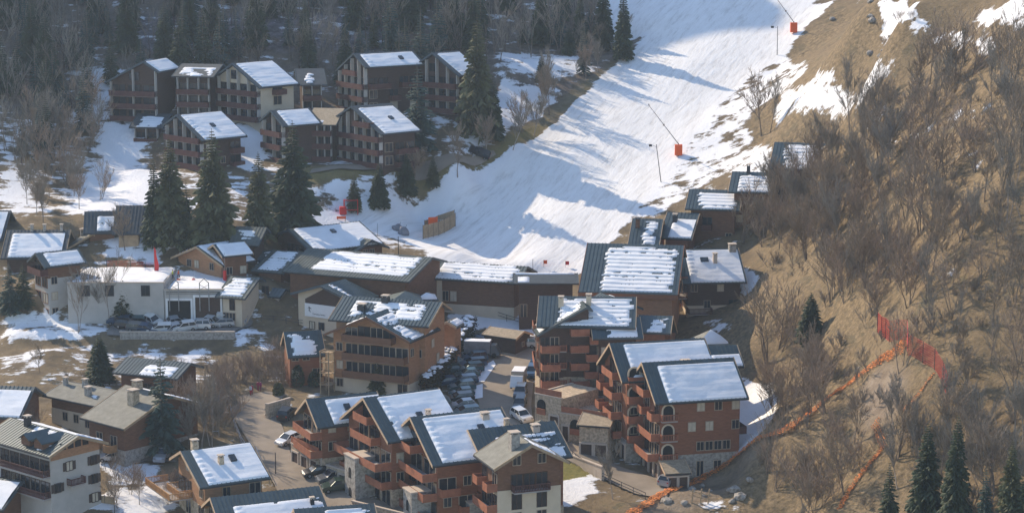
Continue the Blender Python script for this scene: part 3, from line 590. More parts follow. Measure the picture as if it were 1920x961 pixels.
b=Bld('apartment_block','small cross-gabled wing between the two long blue snow roofs and the square pavilion roof','apartment block',P3(1291,650,17.8),12,7.6,3.8,3.8,pitch=33,base='stone_grey',group=G2,zf=5.5)
b.window('A',3,8.8,.8,1.0); snow_sheet(b,'R',2.4,7.4,.42,.98,'smooth',8)
b=Bld('apartment_block','right-hand terraced block with a single square snow patch on its green roof','apartment block',P3(1198,590,18.9),351,5.4,4,9.0,pitch=26,base='stone_grey',group=G2,wall='wood_red')
b.grid('R',['..','ww','BB','ww'],z0=.2,st=2.9,depth=1); snow_sheet(b,'R',1.2,4.9,.15,.97,'ridge',9)
x,y,z,L,th,w,pt,sd=FIT['R3']
b=Bld('apartment_block','dark red balcony block with striped snow roof, uphill of the two long blue snow roofs','apartment block',(x,y,19.1),4,7.9,4.4,9,pitch=29,pL=22,base='stone_grey',group=G2,wall='wood_dark')
b.grid('A',['BBBB','BBBB','BBBB','BBBB','..BB'],z0=.1,st=2.75,depth=1.6,vary=1.2,rail='rail_red'); b.grid('R',['...','www','BBB','www'],z0=.1,st=2.75,depth=1.1); snow_sheet(b,'R',1.9,7.5,.15,.96,'ridge',10)
b=Bld('apartment_block','tall narrow dark block on a stone terrace with steep snow-striped roof, nearest the street','apartment block',(4.2,334.4,19.4),2,8.6,5.7,4,pitch=30,base='stone',hs=4.5,group=G2,wall='wood_dark')
b.grid('A',['....','.D.D','BBBB','BBBB','.BB.'],z0=.3,st=2.75,depth=1.5,rail='rail_red',vary=.8); b.grid('R',['D.D.','BB.w','BB.B','BB.B'],z0=.3,st=2.85,depth=2.0,rail='rail_red',slats=True,vary=1.2); snow_sheet(b,'R',1.3,6.6,.12,.9,'ridge',11); b.chimney(5.6,-1.2,1.7,.8,'plaster'); b.chimney(6.8,-2.6,1.7,.7,'plaster')
b=Bld('apartment_block','narrow dark gable facing the viewer above the stone garage terrace, columns of red balconies','apartment block',P3(1100,575,21.1),97,6.5,.9,7.8,pitch=29,base='stone',hs=4.2,group=G2,wall='wood_dark',zf=5.5,verge='verge_dark',og=.6,ov=.5)
b.grid('A',['DD.DD','BB.BB','BB.BB','BB.BB','.B.BB'],z0=.3,st=2.75,depth=1.7,rail='rail_red',slats=False,vary=1.6); snow_sheet(b,'L',.3,6.2,.05,.95,'ridge',17)
b=Bld('apartment_block','rear block with long striped snow roof and two cream chimneys above the dark balcony blocks','apartment block',P3(1011,554,21.6),356,15.5,7,6,pitch=27,base='stone',group=G2,wall='wood_dark',zf=7)
b.grid('A',['....','BBBB','BBBB','BBBB'],z0=.3,st=2.75,rail='rail_red',depth=1); snow_sheet(b,'R',2.8,15.2,.08,.95,'ridge',12); b.chimney(3.6,-2.3,1.3,.8,'plaster'); b.chimney(8,-2,1.5,.8,'plaster')
b=Bld('apartment_block','small plaster gable facing the viewer, rising out of the striped snow roofs','apartment block',P3(1167,562,20.4),118,7,3.9,4.6,pitch=24,base=None,group=G2,wall='plaster',zf=12,verge='verge_dark')
snow_sheet(b,'R',.3,6.5,.05,.7,'ridge',13); snow_sheet(b,'L',2,6.5,.1,.5,'ridge',14)
# --- by the piste foot
b=Bld('hall','big barn-like hall at the piste foot, green roof under parallel ridges of snow','hall',P3(1102,455,25.5),351,16.6,12.6,6,pitch=26,wall='wood_orange',verge='wood_red',ov=.9)
b.grid('R',['wW.W.w.W','........'],z0=.2,st=2.8); snow_sheet(b,'R',3.0,16.0,.06,.97,'ridge',15,period=1.15)
m=MB(); m.box(0,16.6,-12.75,-12.62,b.zr-12.6*math.tan(b.pR)-.9,b.zr-12.6*math.tan(b.pR)-.1); m.build('fascia',M['wood_red'],b.root)
b=fb('R6b','barn','narrow green-roofed barn with a snow strip and brown chimney, directly uphill of the big hall','barn',L=5.6,w=7.5,ov=.5,og=.5)
snow_sheet(b,'R',1.6,5.2,.05,.98,'ridge',16); b.chimney(1.2,-2.2,1.3,.7,'wood_mid',False)
b=fb('R8','chalet','chalet with smooth roof snow and dark chimney, between narrow barn and stepped chalets','chalet',w=7,base='plaster',hs=2.4)
b.grid('R',['w.w'],z0=.2); snow_sheet(b,'R',1.2,5.8,.25,.97,'smooth',17); b.chimney(2.0,-2.6,1.2,.8,'metal_dark'); b.balcony('R',.5,4,.4,1.2,'rail_dark')
b=fb('R9','chalet','brown chalet with striped snow roof, lowest of the three stepped up beside the piste','chalet',L=10,w=6,wall='wood_mid',group='chalets stepped up beside the piste'); b.grid('R',['...w','.B..'],z0=.4,rail='rail_dark'); snow_sheet(b,'R',1.6,9.6,.12,.97,'ridge',18)
b=fb('R10','chalet','middle of the three stepped chalets beside the piste, small chimney on the ridge','chalet',L=8.5,wall='wood_mid',group='chalets stepped up beside the piste'); b.grid('R',['w.w'],z0=.4); snow_sheet(b,'R',1.2,8,.15,.97,'ridge',19); b.chimney(3,-.2,1.2,.6,'metal_dark')
b=fb('R11','chalet','highest chalet beside the piste, square snow-striped roof behind bare trees','chalet',wall='wood_mid',group='chalets stepped up beside the piste'); b.grid('R',['w.w.'],z0=.4); snow_sheet(b,'R',1.6,10.8,.10,.98,'ridge',20)
b=fb('R7','chalet','dark brown chalet at the hill edge, wide snow roof with skylight and gable balconies','chalet',wall='wood_dark',base='plaster',hs=1.8,zf=12.6)
b.grid('A',['BB.','BBB','.BB'],z0=.3,st=2.8,depth=2.0,rail='rail_red',slats=True); b.grid('R',['.w.D','w.w.'],z0=.5,st=2.9,frame='frame'); b.balcony('R',0,4,.6,1.8,'rail_dark',slats=True); snow_sheet(b,'R',1.1,10.9,.04,.99,'smooth',21); b.skylight(4.6,-2.7,1.4,1.0); b.chimney(6.4,-3.3,1.5,.7,'concrete'); b.chimney(10,-.6,1.0,1.2,'stone_grey')
# --- halls in the middle
b=fb('H1','hall','long low hall in the village centre, olive metal roof covered with parallel snow ridges','hall',w=9.7,w2=6,roof='roof_olive',verge='verge_dark',wall='wood_mid')
b.grid('L',['..........','.WW.......'],z0=.1,st=3.4); b.grid('A',['....','.ww.'],z0=.5,st=3.4); snow_sheet(b,'L',1.0,20.5,.06,.82,'ridge',31,period=1.25)
b=fb('H2','hall_wing','lower wing right of the long hall, ridged snow roof and cream end wall','hall wing',w=6.0,wall='wood_mid',base='plaster',hs=2.2,roof='roof_olive',verge='verge_dark')
b.grid('L',['.WW.......'],z0=2.3,st=2.6); m=MB(); P,_=b.face('L'); b.fb(m,P,.0,1.6,.01,.12,2.2,b.eL-.1); m.build('end_panel',M['plaster'],b.root); snow_sheet(b,'L',.6,16.5,.0,.97,'ridge',32,period=1.15)
b=Bld('hall_wing','snow-covered lean-to wing on the left end of the long hall','hall wing',P3(572,472,20.0),158,6.5,2,8.6,pitch=16,wall='wood_mid',roof='roof_olive',verge='verge_dark'); snow_sheet(b,'L',.4,6.0,.05,.92,'ridge',33); b.grid('L',['www'],z0=1)
b=Bld('annex','small hip-like annex roof with lumpy snow beside the garage forecourt wall','annex',P3(487,520,18.0),162,5.6,2.5,6.4,pitch=22,wall='plaster',roof='roof_olive',verge='verge_dark'); snow_sheet(b,'L',.4,5.3,.05,.93,'ridge',34); b.grid('L',['ww.','.D.'],z0=.3,st=2.6)
b=fb('T','tourist_office','tourist office gable with a long white sign, slate-dark boards above and cream wall below','office',L=7,w2=6.6,pitch=17,roof='roof_green',verge='verge_dark',wall='plaster')
b.grid('A',['.ww..w','......'],z0=.8,st=2.8,frame='frame_dark')
m=MB(); P,W_=b.face('A'); H=b.zr
b.fb(m,P,1.6,W_-.2,.03,.10,H-3.7,H-2.9); m.prism([(1.6,H-2.9),(W_-.2,H-2.9),(b.yb,H-.75)],lambda p:P(p[0],.02,p[1]),lambda p:P(p[0],.11,p[1])); m.build('gable_boarding',M['wood_dark'],b.root)
m=MB(); b.fb(m,P,1.6,W_-.1,.16,.26,H-5.9,H-3.6); sg=m.build('sign',M['white'],b.root); tag(sg,'long white sign with a skier emblem and a red sail')
def text(parent,body,P,u,z,size,m,d=.27,name='lettering'):
    cu=bpy.data.curves.new(name,'FONT'); cu.body=body; cu.size=size; cu.extrude=.01; o=bpy.data.objects.new(name,cu); COL.objects.link(o); o.parent=parent
    p0=Vector(P(u,d,z)); ex=(Vector(P(u+1,d,z))-p0).normalized(); ez=Vector((0,0,1)); ey=ex.cross(ez)
    from mathutils import Matrix
    o.matrix_local=Matrix(((ex.x,ez.x,ey.x,p0.x),(ex.y,ez.y,ey.y,p0.y),(ex.z,ez.z,ey.z,p0.z),(0,0,0,1))); cu.materials.append(m); bpy.context.view_layer.update(); me=bpy.data.meshes.new_from_object(o); mo=bpy.data.objects.new(name,me); COL.objects.link(mo); mo.parent=parent; mo.matrix_local=o.matrix_local.copy(); bpy.data.objects.remove(o); return mo
text(sg,'Champagny Vanoise',P,3.3,H-5.45,.34,M['metal_dark']); text(sg,'La Plagne',P,6.9,H-5.45,.30,M['metal_dark'])
m=MB(); m.prism([(7.35,H-5.15),(8.0,H-5.15),(7.85,H-4.15)],lambda p:P(p[0],.265,p[1]),lambda p:P(p[0],.30,p[1])); m.build('sail_emblem',M['red'],sg)
m=MB()
for a,c in (((2.5,H-4.9),(2.75,H-4.3)),((2.75,H-4.3),(2.45,H-4.2)),((2.75,H-4.35),(3.05,H-4.5)),((2.6,H-4.75),(2.85,H-5.1)),((2.3,H-4.5),(2.6,H-4.35))): m.bar(P(a[0],.29,a[1]),P(c[0],.29,c[1]),.05)
m.build('skier_emblem',M['metal_dark'],sg)
snow_sheet(b,'R',.8,2.6,.05,.98,'ridge',35); b.balcony('L',.5,3.5,2.8,1.2,'rail_dark')
b=Bld('shelter','low striped metal shelter roof joining the tourist office on its left','shelter',P3(536,541,15.2),160,4.2,1.5,2.6,pitch=22,wall='plaster_grey',verge='verge_dark',ov=.4,og=.4); b.grid('L',['D.'],z0=.3)
b=Bld('connecting_building','low flat dark building between the long hall wing and the barn-like hall','connecting building',P3(1083,512,18.4),180,11.4,1.6,5.2,pitch=9,wall='wood_dark',roof='roof_dark',verge='verge_dark',ribs=False,zf=11.2); b.grid('L',['D.DD.D'],z0=.2,st=2.8); snow_sheet(b,'L',8.2,10.6,.4,.9,'smooth',36); snow_sheet(b,'L',.2,11,.0,.12,'smooth',37)
b=fb('H6','chalet','brown chalet behind the long hall under a huge smooth blue snow roof','chalet',L=15.5,th=36,w=8.6,w2=6.4,roof='roof_olive',wall='wood_dark',verge='verge_dark'); b.grid('A',['....','.BB.'],z0=.2,rail='rail_dark'); snow_sheet(b,'R',.6,15.2,.03,.99,'smooth',38); snow_sheet(b,'L',1,10,.3,.8,'ridge',39); b.skylight(8,-2.8)
b=fb('H7','cabin','small reddish gabled cabin poking up behind the long hall roof','cabin',L=8.5,roof='roof_olive',wall='wood_mid',verge='verge_dark'); b.grid('A',['.ww.'],z0=2.2); snow_sheet(b,'L',.8,8.2,.0,.9,'ridge',40)
b=Bld('cabin','olive-roofed lean-to cabin with two snow strips, left of the huge blue snow roof','cabin',P3(500,426,24.2),166,5.8,2,4.6,pitch=30,roof='roof_olive',wall='wood_dark',verge='verge_dark'); snow_sheet(b,'L',1,5.4,.2,.8,'patchy',41,holes=-.1)
# --- upper left apartments
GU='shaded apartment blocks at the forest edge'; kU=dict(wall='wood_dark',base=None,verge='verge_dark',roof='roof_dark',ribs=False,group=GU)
def ufac(b,f,n,rows,z0=.2,pal='plaster_grey'):
    b.grid(f,rows,z0=z0,st=2.65,rail='rail_dark',depth=1.3,slab='slab' if 0 else None) if 0 else b.grid(f,rows,z0=z0,st=2.65,rail='rail_dark',depth=1.4,frame='frame_dark')
    P,W_=b.face(f); m=MB()
    for k in range(n+1):
        u=min(max(W_*k/n,.15),W_-.15); b.fb(m,P,u-.08,u+.08,.05,.9,0,min(b.top(f,u)-.4,b.top(f,min(u+.2,W_))-.4))
    m.build('pier',M[pal],b.root)
A_=P3(268,115,49.6)
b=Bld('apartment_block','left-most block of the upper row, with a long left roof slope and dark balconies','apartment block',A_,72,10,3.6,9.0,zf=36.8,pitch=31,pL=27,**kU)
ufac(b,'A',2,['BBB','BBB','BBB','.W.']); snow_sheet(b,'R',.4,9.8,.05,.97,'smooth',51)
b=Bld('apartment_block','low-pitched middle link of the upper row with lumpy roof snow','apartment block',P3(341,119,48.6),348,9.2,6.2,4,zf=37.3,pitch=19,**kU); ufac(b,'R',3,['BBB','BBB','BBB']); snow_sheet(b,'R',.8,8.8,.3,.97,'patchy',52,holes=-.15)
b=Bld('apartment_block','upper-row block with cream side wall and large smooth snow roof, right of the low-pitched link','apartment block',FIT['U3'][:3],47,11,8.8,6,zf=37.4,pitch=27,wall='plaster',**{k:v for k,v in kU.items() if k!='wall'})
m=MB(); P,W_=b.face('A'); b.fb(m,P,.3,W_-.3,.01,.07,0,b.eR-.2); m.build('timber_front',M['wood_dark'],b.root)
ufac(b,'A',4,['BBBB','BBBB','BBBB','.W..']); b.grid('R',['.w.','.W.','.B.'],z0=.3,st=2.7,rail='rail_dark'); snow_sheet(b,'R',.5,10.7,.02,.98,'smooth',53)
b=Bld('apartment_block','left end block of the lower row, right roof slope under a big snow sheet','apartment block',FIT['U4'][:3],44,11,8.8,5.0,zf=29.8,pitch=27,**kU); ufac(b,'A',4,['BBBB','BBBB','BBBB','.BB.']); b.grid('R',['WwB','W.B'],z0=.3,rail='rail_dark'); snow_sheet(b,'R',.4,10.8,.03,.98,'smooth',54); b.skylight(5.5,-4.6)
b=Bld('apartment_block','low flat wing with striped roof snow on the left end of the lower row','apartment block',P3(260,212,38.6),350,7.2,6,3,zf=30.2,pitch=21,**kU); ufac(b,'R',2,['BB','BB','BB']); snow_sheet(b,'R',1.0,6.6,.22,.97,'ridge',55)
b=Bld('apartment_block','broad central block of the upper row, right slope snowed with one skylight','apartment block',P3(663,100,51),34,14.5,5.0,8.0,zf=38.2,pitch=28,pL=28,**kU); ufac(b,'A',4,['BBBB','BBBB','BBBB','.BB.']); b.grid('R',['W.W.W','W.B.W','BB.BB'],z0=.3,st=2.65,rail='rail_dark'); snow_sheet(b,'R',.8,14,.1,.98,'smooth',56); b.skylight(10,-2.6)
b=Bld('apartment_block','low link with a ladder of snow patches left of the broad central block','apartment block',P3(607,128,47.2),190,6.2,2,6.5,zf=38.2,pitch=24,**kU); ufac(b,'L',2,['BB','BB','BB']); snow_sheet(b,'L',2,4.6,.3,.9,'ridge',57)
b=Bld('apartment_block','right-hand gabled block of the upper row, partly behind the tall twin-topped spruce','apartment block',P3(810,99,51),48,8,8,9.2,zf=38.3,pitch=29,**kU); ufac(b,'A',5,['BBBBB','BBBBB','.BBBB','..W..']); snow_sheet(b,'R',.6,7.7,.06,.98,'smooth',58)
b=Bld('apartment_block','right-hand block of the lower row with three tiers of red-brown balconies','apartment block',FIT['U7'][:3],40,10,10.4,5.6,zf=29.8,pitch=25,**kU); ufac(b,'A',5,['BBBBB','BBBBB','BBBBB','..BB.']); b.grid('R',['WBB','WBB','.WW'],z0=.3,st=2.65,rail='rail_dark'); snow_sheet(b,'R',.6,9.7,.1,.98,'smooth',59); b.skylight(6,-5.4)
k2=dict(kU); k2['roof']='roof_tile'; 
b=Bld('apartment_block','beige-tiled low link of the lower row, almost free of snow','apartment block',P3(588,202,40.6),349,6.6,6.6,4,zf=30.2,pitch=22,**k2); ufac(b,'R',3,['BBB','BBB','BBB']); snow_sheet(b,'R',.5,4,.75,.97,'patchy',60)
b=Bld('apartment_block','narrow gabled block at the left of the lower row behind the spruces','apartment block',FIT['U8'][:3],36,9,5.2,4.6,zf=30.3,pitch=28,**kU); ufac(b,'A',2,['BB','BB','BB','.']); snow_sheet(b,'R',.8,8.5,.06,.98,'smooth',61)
# --- left middle
kz=dict(verge='verge_dark')
b=fb('M1','ski_school_cabin','snow-laden timber cabin on the snowy terrace beside the red feather flags','cabin',L=8,wall='wood_orange',verge='wood_pale',th=50,ribs=False); b.grid('A',['.ww.w.'],z0=.3); b.grid('R',['W.w'],z0=.3); snow_sheet(b,'R',.1,7.9,.0,.99,'smooth',71); snow_sheet(b,'L',.1,7.9,.0,.99,'smooth',72)
b=Bld('cabin','second snow-roofed timber cabin just behind the terrace cabin','cabin',P3(400,458,22.6),30,6,4,4,pitch=22,wall='wood_mid',ribs=False); snow_sheet(b,'R',.1,5.9,.0,.99,'smooth',73); b.grid('R',['w.w'],z0=.3)
b=Bld('cabin','little dark timber hut between the terrace cabin and the long hall','cabin',P3(473,474,19.6),45,4.6,2.8,2.8,pitch=30,wall='wood_mid',**kz); snow_sheet(b,'R',.3,4.4,.1,.9,'patchy',74); b.grid('A',['w'],z0=.2)
b=fb('M2','house','white-walled house with a dark timber gable above the terrace, light chimneys on its ridge','house',L=9,th=118,w2=5.4,wall='wood_dark',base='plaster_grey',hs=2.2,zf=18.3,roof='roof_grey',verge='wood_pale',ribs=False); b.grid('A',['.w.ww.','.w..w.'],z0=.1,st=2.2); snow_sheet(b,'R',.4,8,.1,.98,'patchy',75); snow_sheet(b,'L',4,8.6,.05,.6,'patchy',76); b.chimney(1.2,-.4,.9,.7,'stone_grey'); b.chimney(2.6,1.2,.9,.6,'stone_grey')
b=Bld('house','long house at the left edge with three small chimneys and an even snow roof','house',FIT['M3'][:3],2,11.6,7.0,6,pitch=30,zf=17.2,wall='wood_dark',roof='roof_dark',verge='wood_pale'); b.grid('R',['.w..w.'],z0=.5); b.grid('A',['BB.','BB.'],z0=-1,rail='rail_dark'); snow_sheet(b,'R',.8,10.8,.12,.97,'smooth',77)
for x in (4.6,6.9,10): b.chimney(x,-.2,.9,.5,'stone_grey')
b=fb('M4','barn','blue-grey roofed barn with a half-melted snow patch, in front of the tall spruces','barn',L=6.5,w2=5,pitch=34,zf=19.5,wall='wood_mid',roof='roof_dark',**kz); snow_sheet(b,'R',2,6.4,.25,.9,'smooth',78,holes=.1); snow_sheet(b,'L',1.2,6.4,.3,.95,'smooth',79); b.grid('L',['w.'],z0=.3)
b=Bld('barn','taller grey-roofed barn beside the tall spruces, without snow','barn',P3(219,385,27.2),2,5.6,6.4,4,pitch=34,zf=20,wall='wood_pale',roof='roof_dark',**kz)
b=fb('M6','apartment_block','narrow timber-gabled apartment block at the left end of the terrace wall, with brown shutters','apartment block',th=36,L=8,w=3.8,pitch=28,zf=10,wall='wood_mid',base='plaster_grey',hs=8.0,**kz); b.grid('A',['WW','WW','WW','BB'],z0=.2,st=2.8,frame='wood_red',rail='rail_dark'); b.grid('R',['w.w','w.w','w.w'],z0=.5,st=2.8); snow_sheet(b,'R',.8,7.6,.1,.97,'smooth',80)
b=Bld('house','snow roof of a house cut off by the left edge, above the long house','house',P3(-14,394,26),358,3.4,6.5,4,pitch=35,zf=19,wall='wood_dark',roof='roof_dark',**kz); snow_sheet(b,'R',.1,3.1,.05,.95,'smooth',81)
# --- lower left
b=fb('L1','house','tall grey plaster farmhouse with timbered gable, green-shuttered windows and two dormers','house',wall='plaster_grey',roof='roof_green',verge='wood_pale',L=16,zf=-2.2)
m=MB(); P,W_=b.face('A'); H=b.zr; zz=b.eR-1.3
m.prism([(.1,zz),(W_-.1,zz),(W_-.1,b.eR-.35),(b.yb,H-.45),(.1,b.eL-.35)],lambda p:P(p[0],.02,p[1]),lambda p:P(p[0],.12,p[1])); o=m.build('gable_boarding',M['wood_orange'],b.root)
m=MB()
for u in (-2.1,-.8,.5,1.8):
    m.quadbox([P(b.yb+u-.5,.1,zz+1.2),P(b.yb+u+.5,.1,zz+1.2),P(b.yb+u+.5,.17,zz+1.2),P(b.yb+u-.5,.17,zz+1.2)]+[P(b.yb+u-.5,.1,zz+2.15),P(b.yb+u+.5,.1,zz+2.15),P(b.yb+u+.5,.17,zz+2.15),P(b.yb+u-.5,.17,zz+2.15)])
m.build('gable_glazing',M['glass'],o)
b.grid('A',['...w','w..w','.w.w'],z0=.9,st=2.75,shut=True,frame='frame_dark'); b.balcony('A',2.8,5.2,5.2,1,'rail_dark',slats=True)
b.grid('L',['..','.BBBBB','.BBBBB'],z0=.8,st=3.1,rail='rail_dark',depth=1.2,slats=True); b.grid('L',['s.....','s.....','s.....'],z0=.5,st=2.9)
for x in (3.4,6.4):      # the two dormers over the balcony side
    m=MB(); y=b.wL*.62; zt=b.zr-y*math.tan(b.pL)+1.3
    m.prism([(x-.95,zt-1.6),(x+.95,zt-1.6),(x+.95,zt-.5),(x,zt),(x-.95,zt-.5)],lambda p:(p[0],y+1.2,p[1]),lambda p:(p[0],y-2.6,p[1])); d=m.build('dormer',M['wood_mid'],b.roof)
    m=MB(); m.prism([(x-1.25,zt-.65),(x,zt+.12),(x+1.25,zt-.65),(x+1.25,zt-.8),(x,zt-.04),(x-1.25,zt-.8)],lambda p:(p[0],y+1.5,p[1]),lambda p:(p[0],y-3.0,p[1])); m.build('dormer_roof',M['roof_green'],d)
snow_sheet(b,'L',4.2,9.5,.05,.6,'patchy',91,holes=-.1); snow_sheet(b,'L',1.5,5,.5,.9,'patchy',97,holes=-.05); b.chimney(11,.6,1.2,.8,'metal_dark'); snow_sheet(b,'R',.3,15,.05,.95,'smooth',92)
b=fb('L2','chalet','dark chalet with a big bare grey roof and two stone chimneys beside a ragged spruce','chalet',L=10.5,w2=7,wall='wood_mid',base='stone_grey',hs=1.2,roof='roof_grey',verge='wood_pale',ribs=False,zf=2.3); b.grid('L',['.B.B.'],z0=.9,rail='rail_gold',depth=1.5); b.grid('A',['.w..','..w.'],z0=.8); b.chimney(4.4,3.4,1.9,1.3,'stone'); b.chimney(7.2,.4,1.2,1.2,'stone'); snow_sheet(b,'R',.2,8,.1,.98,'smooth',93)
b=fb('L3','house','low plaster house with a worn grey roof and three small chimneys','house',w2=4.6,wall='wood_mid',base='plaster',hs=2.6,roof='roof_grey',verge='wood_pale',ribs=False,zf=3.6); b.grid('L',['..w.w.WW'],z0=.1); b.chimney(6.8,.4,1,.7,'stone_grey'); b.chimney(4.2,2.2,1,.8,'stone_grey'); b.chimney(10.8,.8,.9,.6,'stone_grey'); snow_sheet(b,'L',1.5,4.5,.3,.6,'patchy',94)
b=fb('L4','barn','long barn with a ribbed blue-grey metal roof and broken snow bars near its right end','barn',w2=4,wall='wood_mid',roof='roof_green',zf=5,verge='verge_dark'); b.grid('L',['..DD.'],z0=.2); b.grid('A',['.D.'],z0=.2); snow_sheet(b,'L',.8,7.6,.35,.97,'ridge',95)
b=fb('L5','chalet','golden timber chalet with a slatted terrace and smooth snow roof in the lower left','chalet',th=29,L=10.5,w=7.4,w2=4.6,pitch=25,wall='wood_orange',base='stone',hs=2.4,roof='roof_green',verge='verge',zf=-1.2)
b.grid('A',['.D.D','BB.w','.ww.'],z0=.1,st=2.7,rail='rail_gold',depth=1.8,slats=True); b.balcony('A',-4.5,5.4,2.7,3.4,'rail_gold',slats=True); b.grid('R',['ww.w','.w.D'],z0=.4,st=2.5,frame='wood_pale'); snow_sheet(b,'R',.9,10.3,.02,.97,'smooth',96); b.chimney(2.2,.3,1.2,.9,'stone'); b.chimney(4.6,-3.6,1.1,.7,'stone'); b.skylight(6.6,-2.9,.9,1.3)
b=Bld('house','green-roofed house at the bottom edge with rounded snow lobes, in front of the golden chalet','house',P3(394,932,4.0),22,15.5,5.6,5,pitch=27,zf=-4,wall='wood_mid',roof='roof_green',verge='verge'); snow_sheet(b,'R',2.2,15,.35,.98,'smooth',101,holes=.25); b.chimney(13.5,-3.2,.8,.5,'metal_dark'); b.grid('A',['.w.','BB.'],z0=.5,rail='rail_gold')
b=Bld('house','second green-roofed house cut by the bottom edge, right of the rounded snow lobes','house',P3(551,953,3.4),14,11,5,4.6,pitch=29,zf=-4,wall='wood_mid',roof='roof_green',verge='verge'); snow_sheet(b,'R',3,10.6,.12,.9,'patchy',102,holes=-.2); b.grid('A',['.w.'],z0=.5)
b=Bld('house','large smooth snow roof cut by the left edge, below the grassy bank','house',P3(-12,722,10.5),352,6.6,6.5,5,pitch=27,zf=1,wall='wood_mid',roof='roof_green',**kz); snow_sheet(b,'R',.2,6.4,.12,.98,'smooth',103)
b=Bld('house','small snow-roofed white house at the left edge below the farmhouse','house',P3(-20,838,5.6),350,4.4,3.6,3.6,pitch=24,zf=-3,wall='plaster_grey',roof='roof_green',**kz); snow_sheet(b,'R',.1,4.2,.05,.98,'smooth',104); b.grid('R',['.w','.w'],z0=.5)
b=Bld('house','snow roof in the bottom left corner','house',P3(-25,893,3.2),340,6.0,5.4,5,pitch=27,zf=-6,wall='wood_mid',roof='roof_green',**kz); snow_sheet(b,'R',.1,5.8,.05,.98,'smooth',105)
# --- middle chalets
b=fb('C1b','chalet','rear half of the big golden chalet group, ribbed blue-green roof and sunlit orange end gable','chalet',w2=4.5,wall='wood_orange',roof='roof_green',verge='wood_pale'); b.grid('A',['.w..','..w.','.w..'],z0=.5,st=2.8); b.grid('L',['w.w.w.w','.......'],z0=5,st=2.8); snow_sheet(b,'L',1.5,15,.15,.8,'patchy',111,holes=-.05); b.chimney(9.5,1.0,.9,1.1,'metal_dark'); b.chimney(12.8,3.2,.7,1.2,'metal_dark')
b=fb('C1','chalet','big golden timber chalet facing the viewer with wide glazed balconies under a broad gable','chalet',L=11,w2=7.7,th=66,wall='wood_orange',base='plaster',hs=2.6,roof='roof_green',verge='wood_mid',og=1.4)
b.grid('A',['w..D.D','wBBBBB','wBBBBB','.BBBB.'],z0=.3,st=2.95,rail='wood_mid',depth=1.6,bw=.9); b.grid('R',['....','....','w.w.'],z0=.3,st=2.9); snow_sheet(b,'R',.5,9.5,.12,.98,'patchy',112,holes=-.35); snow_sheet(b,'L',.1,2.2,.1,.9,'patchy',113)
P,W_=b.face('A'); m=MB()
for u in (.4,1.9):
    for d in (.5,2.4): b.fb(m,P,u-1.6,u-1.45,d,d+.15,0,7.2)
for z in (1.7,3.6,5.4,7.0):
    b.fb(m,P,-1.3,.6,.52,.62,z,z+.12); b.fb(m,P,-1.3,.6,2.42,2.52,z,z+.12); b.fb(m,P,-1.3,-1.15,.5,2.5,z+.13,z+.24); b.fb(m,P,-1.25,.5,.7,2.3,z-.1,z-.03)
m.build('timber_stair',M['wood_pale'],b.root)
b=Bld('cottage','small red gabled cottage with a blue snow roof, left of the golden chalet stair','cottage',P3(602,618,14.2),196,6.2,3.0,3.8,pitch=42,wall='wood_red',roof='roof_green',verge='verge',og=.4); snow_sheet(b,'L',1,5.8,.1,.95,'patchy',114,holes=-.15); b.grid('L',['w.B','ww.'],z0=.3,rail='rail_gold')
b=fb('C3','shed','low beige tiled shed with a small brown gable at the top of the car park','shed',L=7,w2=2.8,wall='wood_dark',roof='roof_tile',verge='verge',ribs=False,ov=.4,og=.4); b.grid('A',['.s.'],z0=.1)
b=Bld('cottage','tiny golden timber cottage at the right foot of the orange end gable','cottage',P3(838,603,14.6),70,3.4,1.7,1.7,pitch=26,wall='wood_orange',roof='roof_grey',ov=.4,og=.4,ribs=False); b.grid('A',['w'],z0=.5); snow_sheet(b,'R',.3,3.8,.1,.9,'smooth',115)
def kiosk(label,px,py,z,wx,wy,h,rise,wall,roof,snow=False,name='kiosk'):
    g=G1(*at_z(px,py,z)[:2]); x,y,_=P3(px,py,z); r=empty(name,(x,y,min(g,z-h-rise-.0) if z-h-rise<g else g),R(8)); tag(r,label,name.replace('_',' ')); zt=z-r.location.z
    m=MB(); m.box(-wx/2,wx/2,-wy/2,wy/2,-.5,zt-rise+.0); m.build('wall',M[wall],r)
    m=MB(); e=.5; q=[(-wx/2-e,-wy/2-e),(wx/2+e,-wy/2-e),(wx/2+e,wy/2+e),(-wx/2-e,wy/2+e)]
    m.v=[(a,b_,zt-rise-.02) for a,b_ in q]+[(a,b_,zt-rise-.2) for a,b_ in q]+[(0,0,zt)]; m.f=[(0,1,8),(1,2,8),(2,3,8),(3,0,8),(0,4,5,1),(1,5,6,2),(2,6,7,3),(3,7,4,0),(7,6,5,4)]
    rf=m.build('roof',M[roof],r)
    if snow:
        k=.82; m=MB(); m.v=[(a*k+.1,b_*k,zt-rise*k+.16) for a,b_ in q]+[(0.1,0,zt+.1)]+[(a*k*1.05,b_*k*1.05,zt-rise*k-.1) for a,b_ in q]; m.f=[(0,1,4),(1,2,4),(0,5,6,1),(1,6,7,2)]; m.build('snow_cover',M['snow'],rf,True)
    return r
kiosk('small square orange timber lift hut with a green pyramid roof beside the parked cars',823,734,7.8,2.6,2.6,2.2,1.2,'wood_orange','roof_olive')
kiosk('square pavilion with a pale pyramid roof on top of the right-hand blocks',1331,618,17.5,4.6,4.6,8,2.0,'wood_mid','roof_grey',True,'pavilion')
kiosk('green pyramid roof lantern behind the golden chalet group',760,545,17.2,4.5,4.5,4,1.2,'wood_dark','roof_green',False,'pavilion')
kiosk('snow-topped dark hut in front of the long hall wing',798,549,16.0,3.2,3.2,3,.9,'wood_dark','roof_dark',True,'hut')
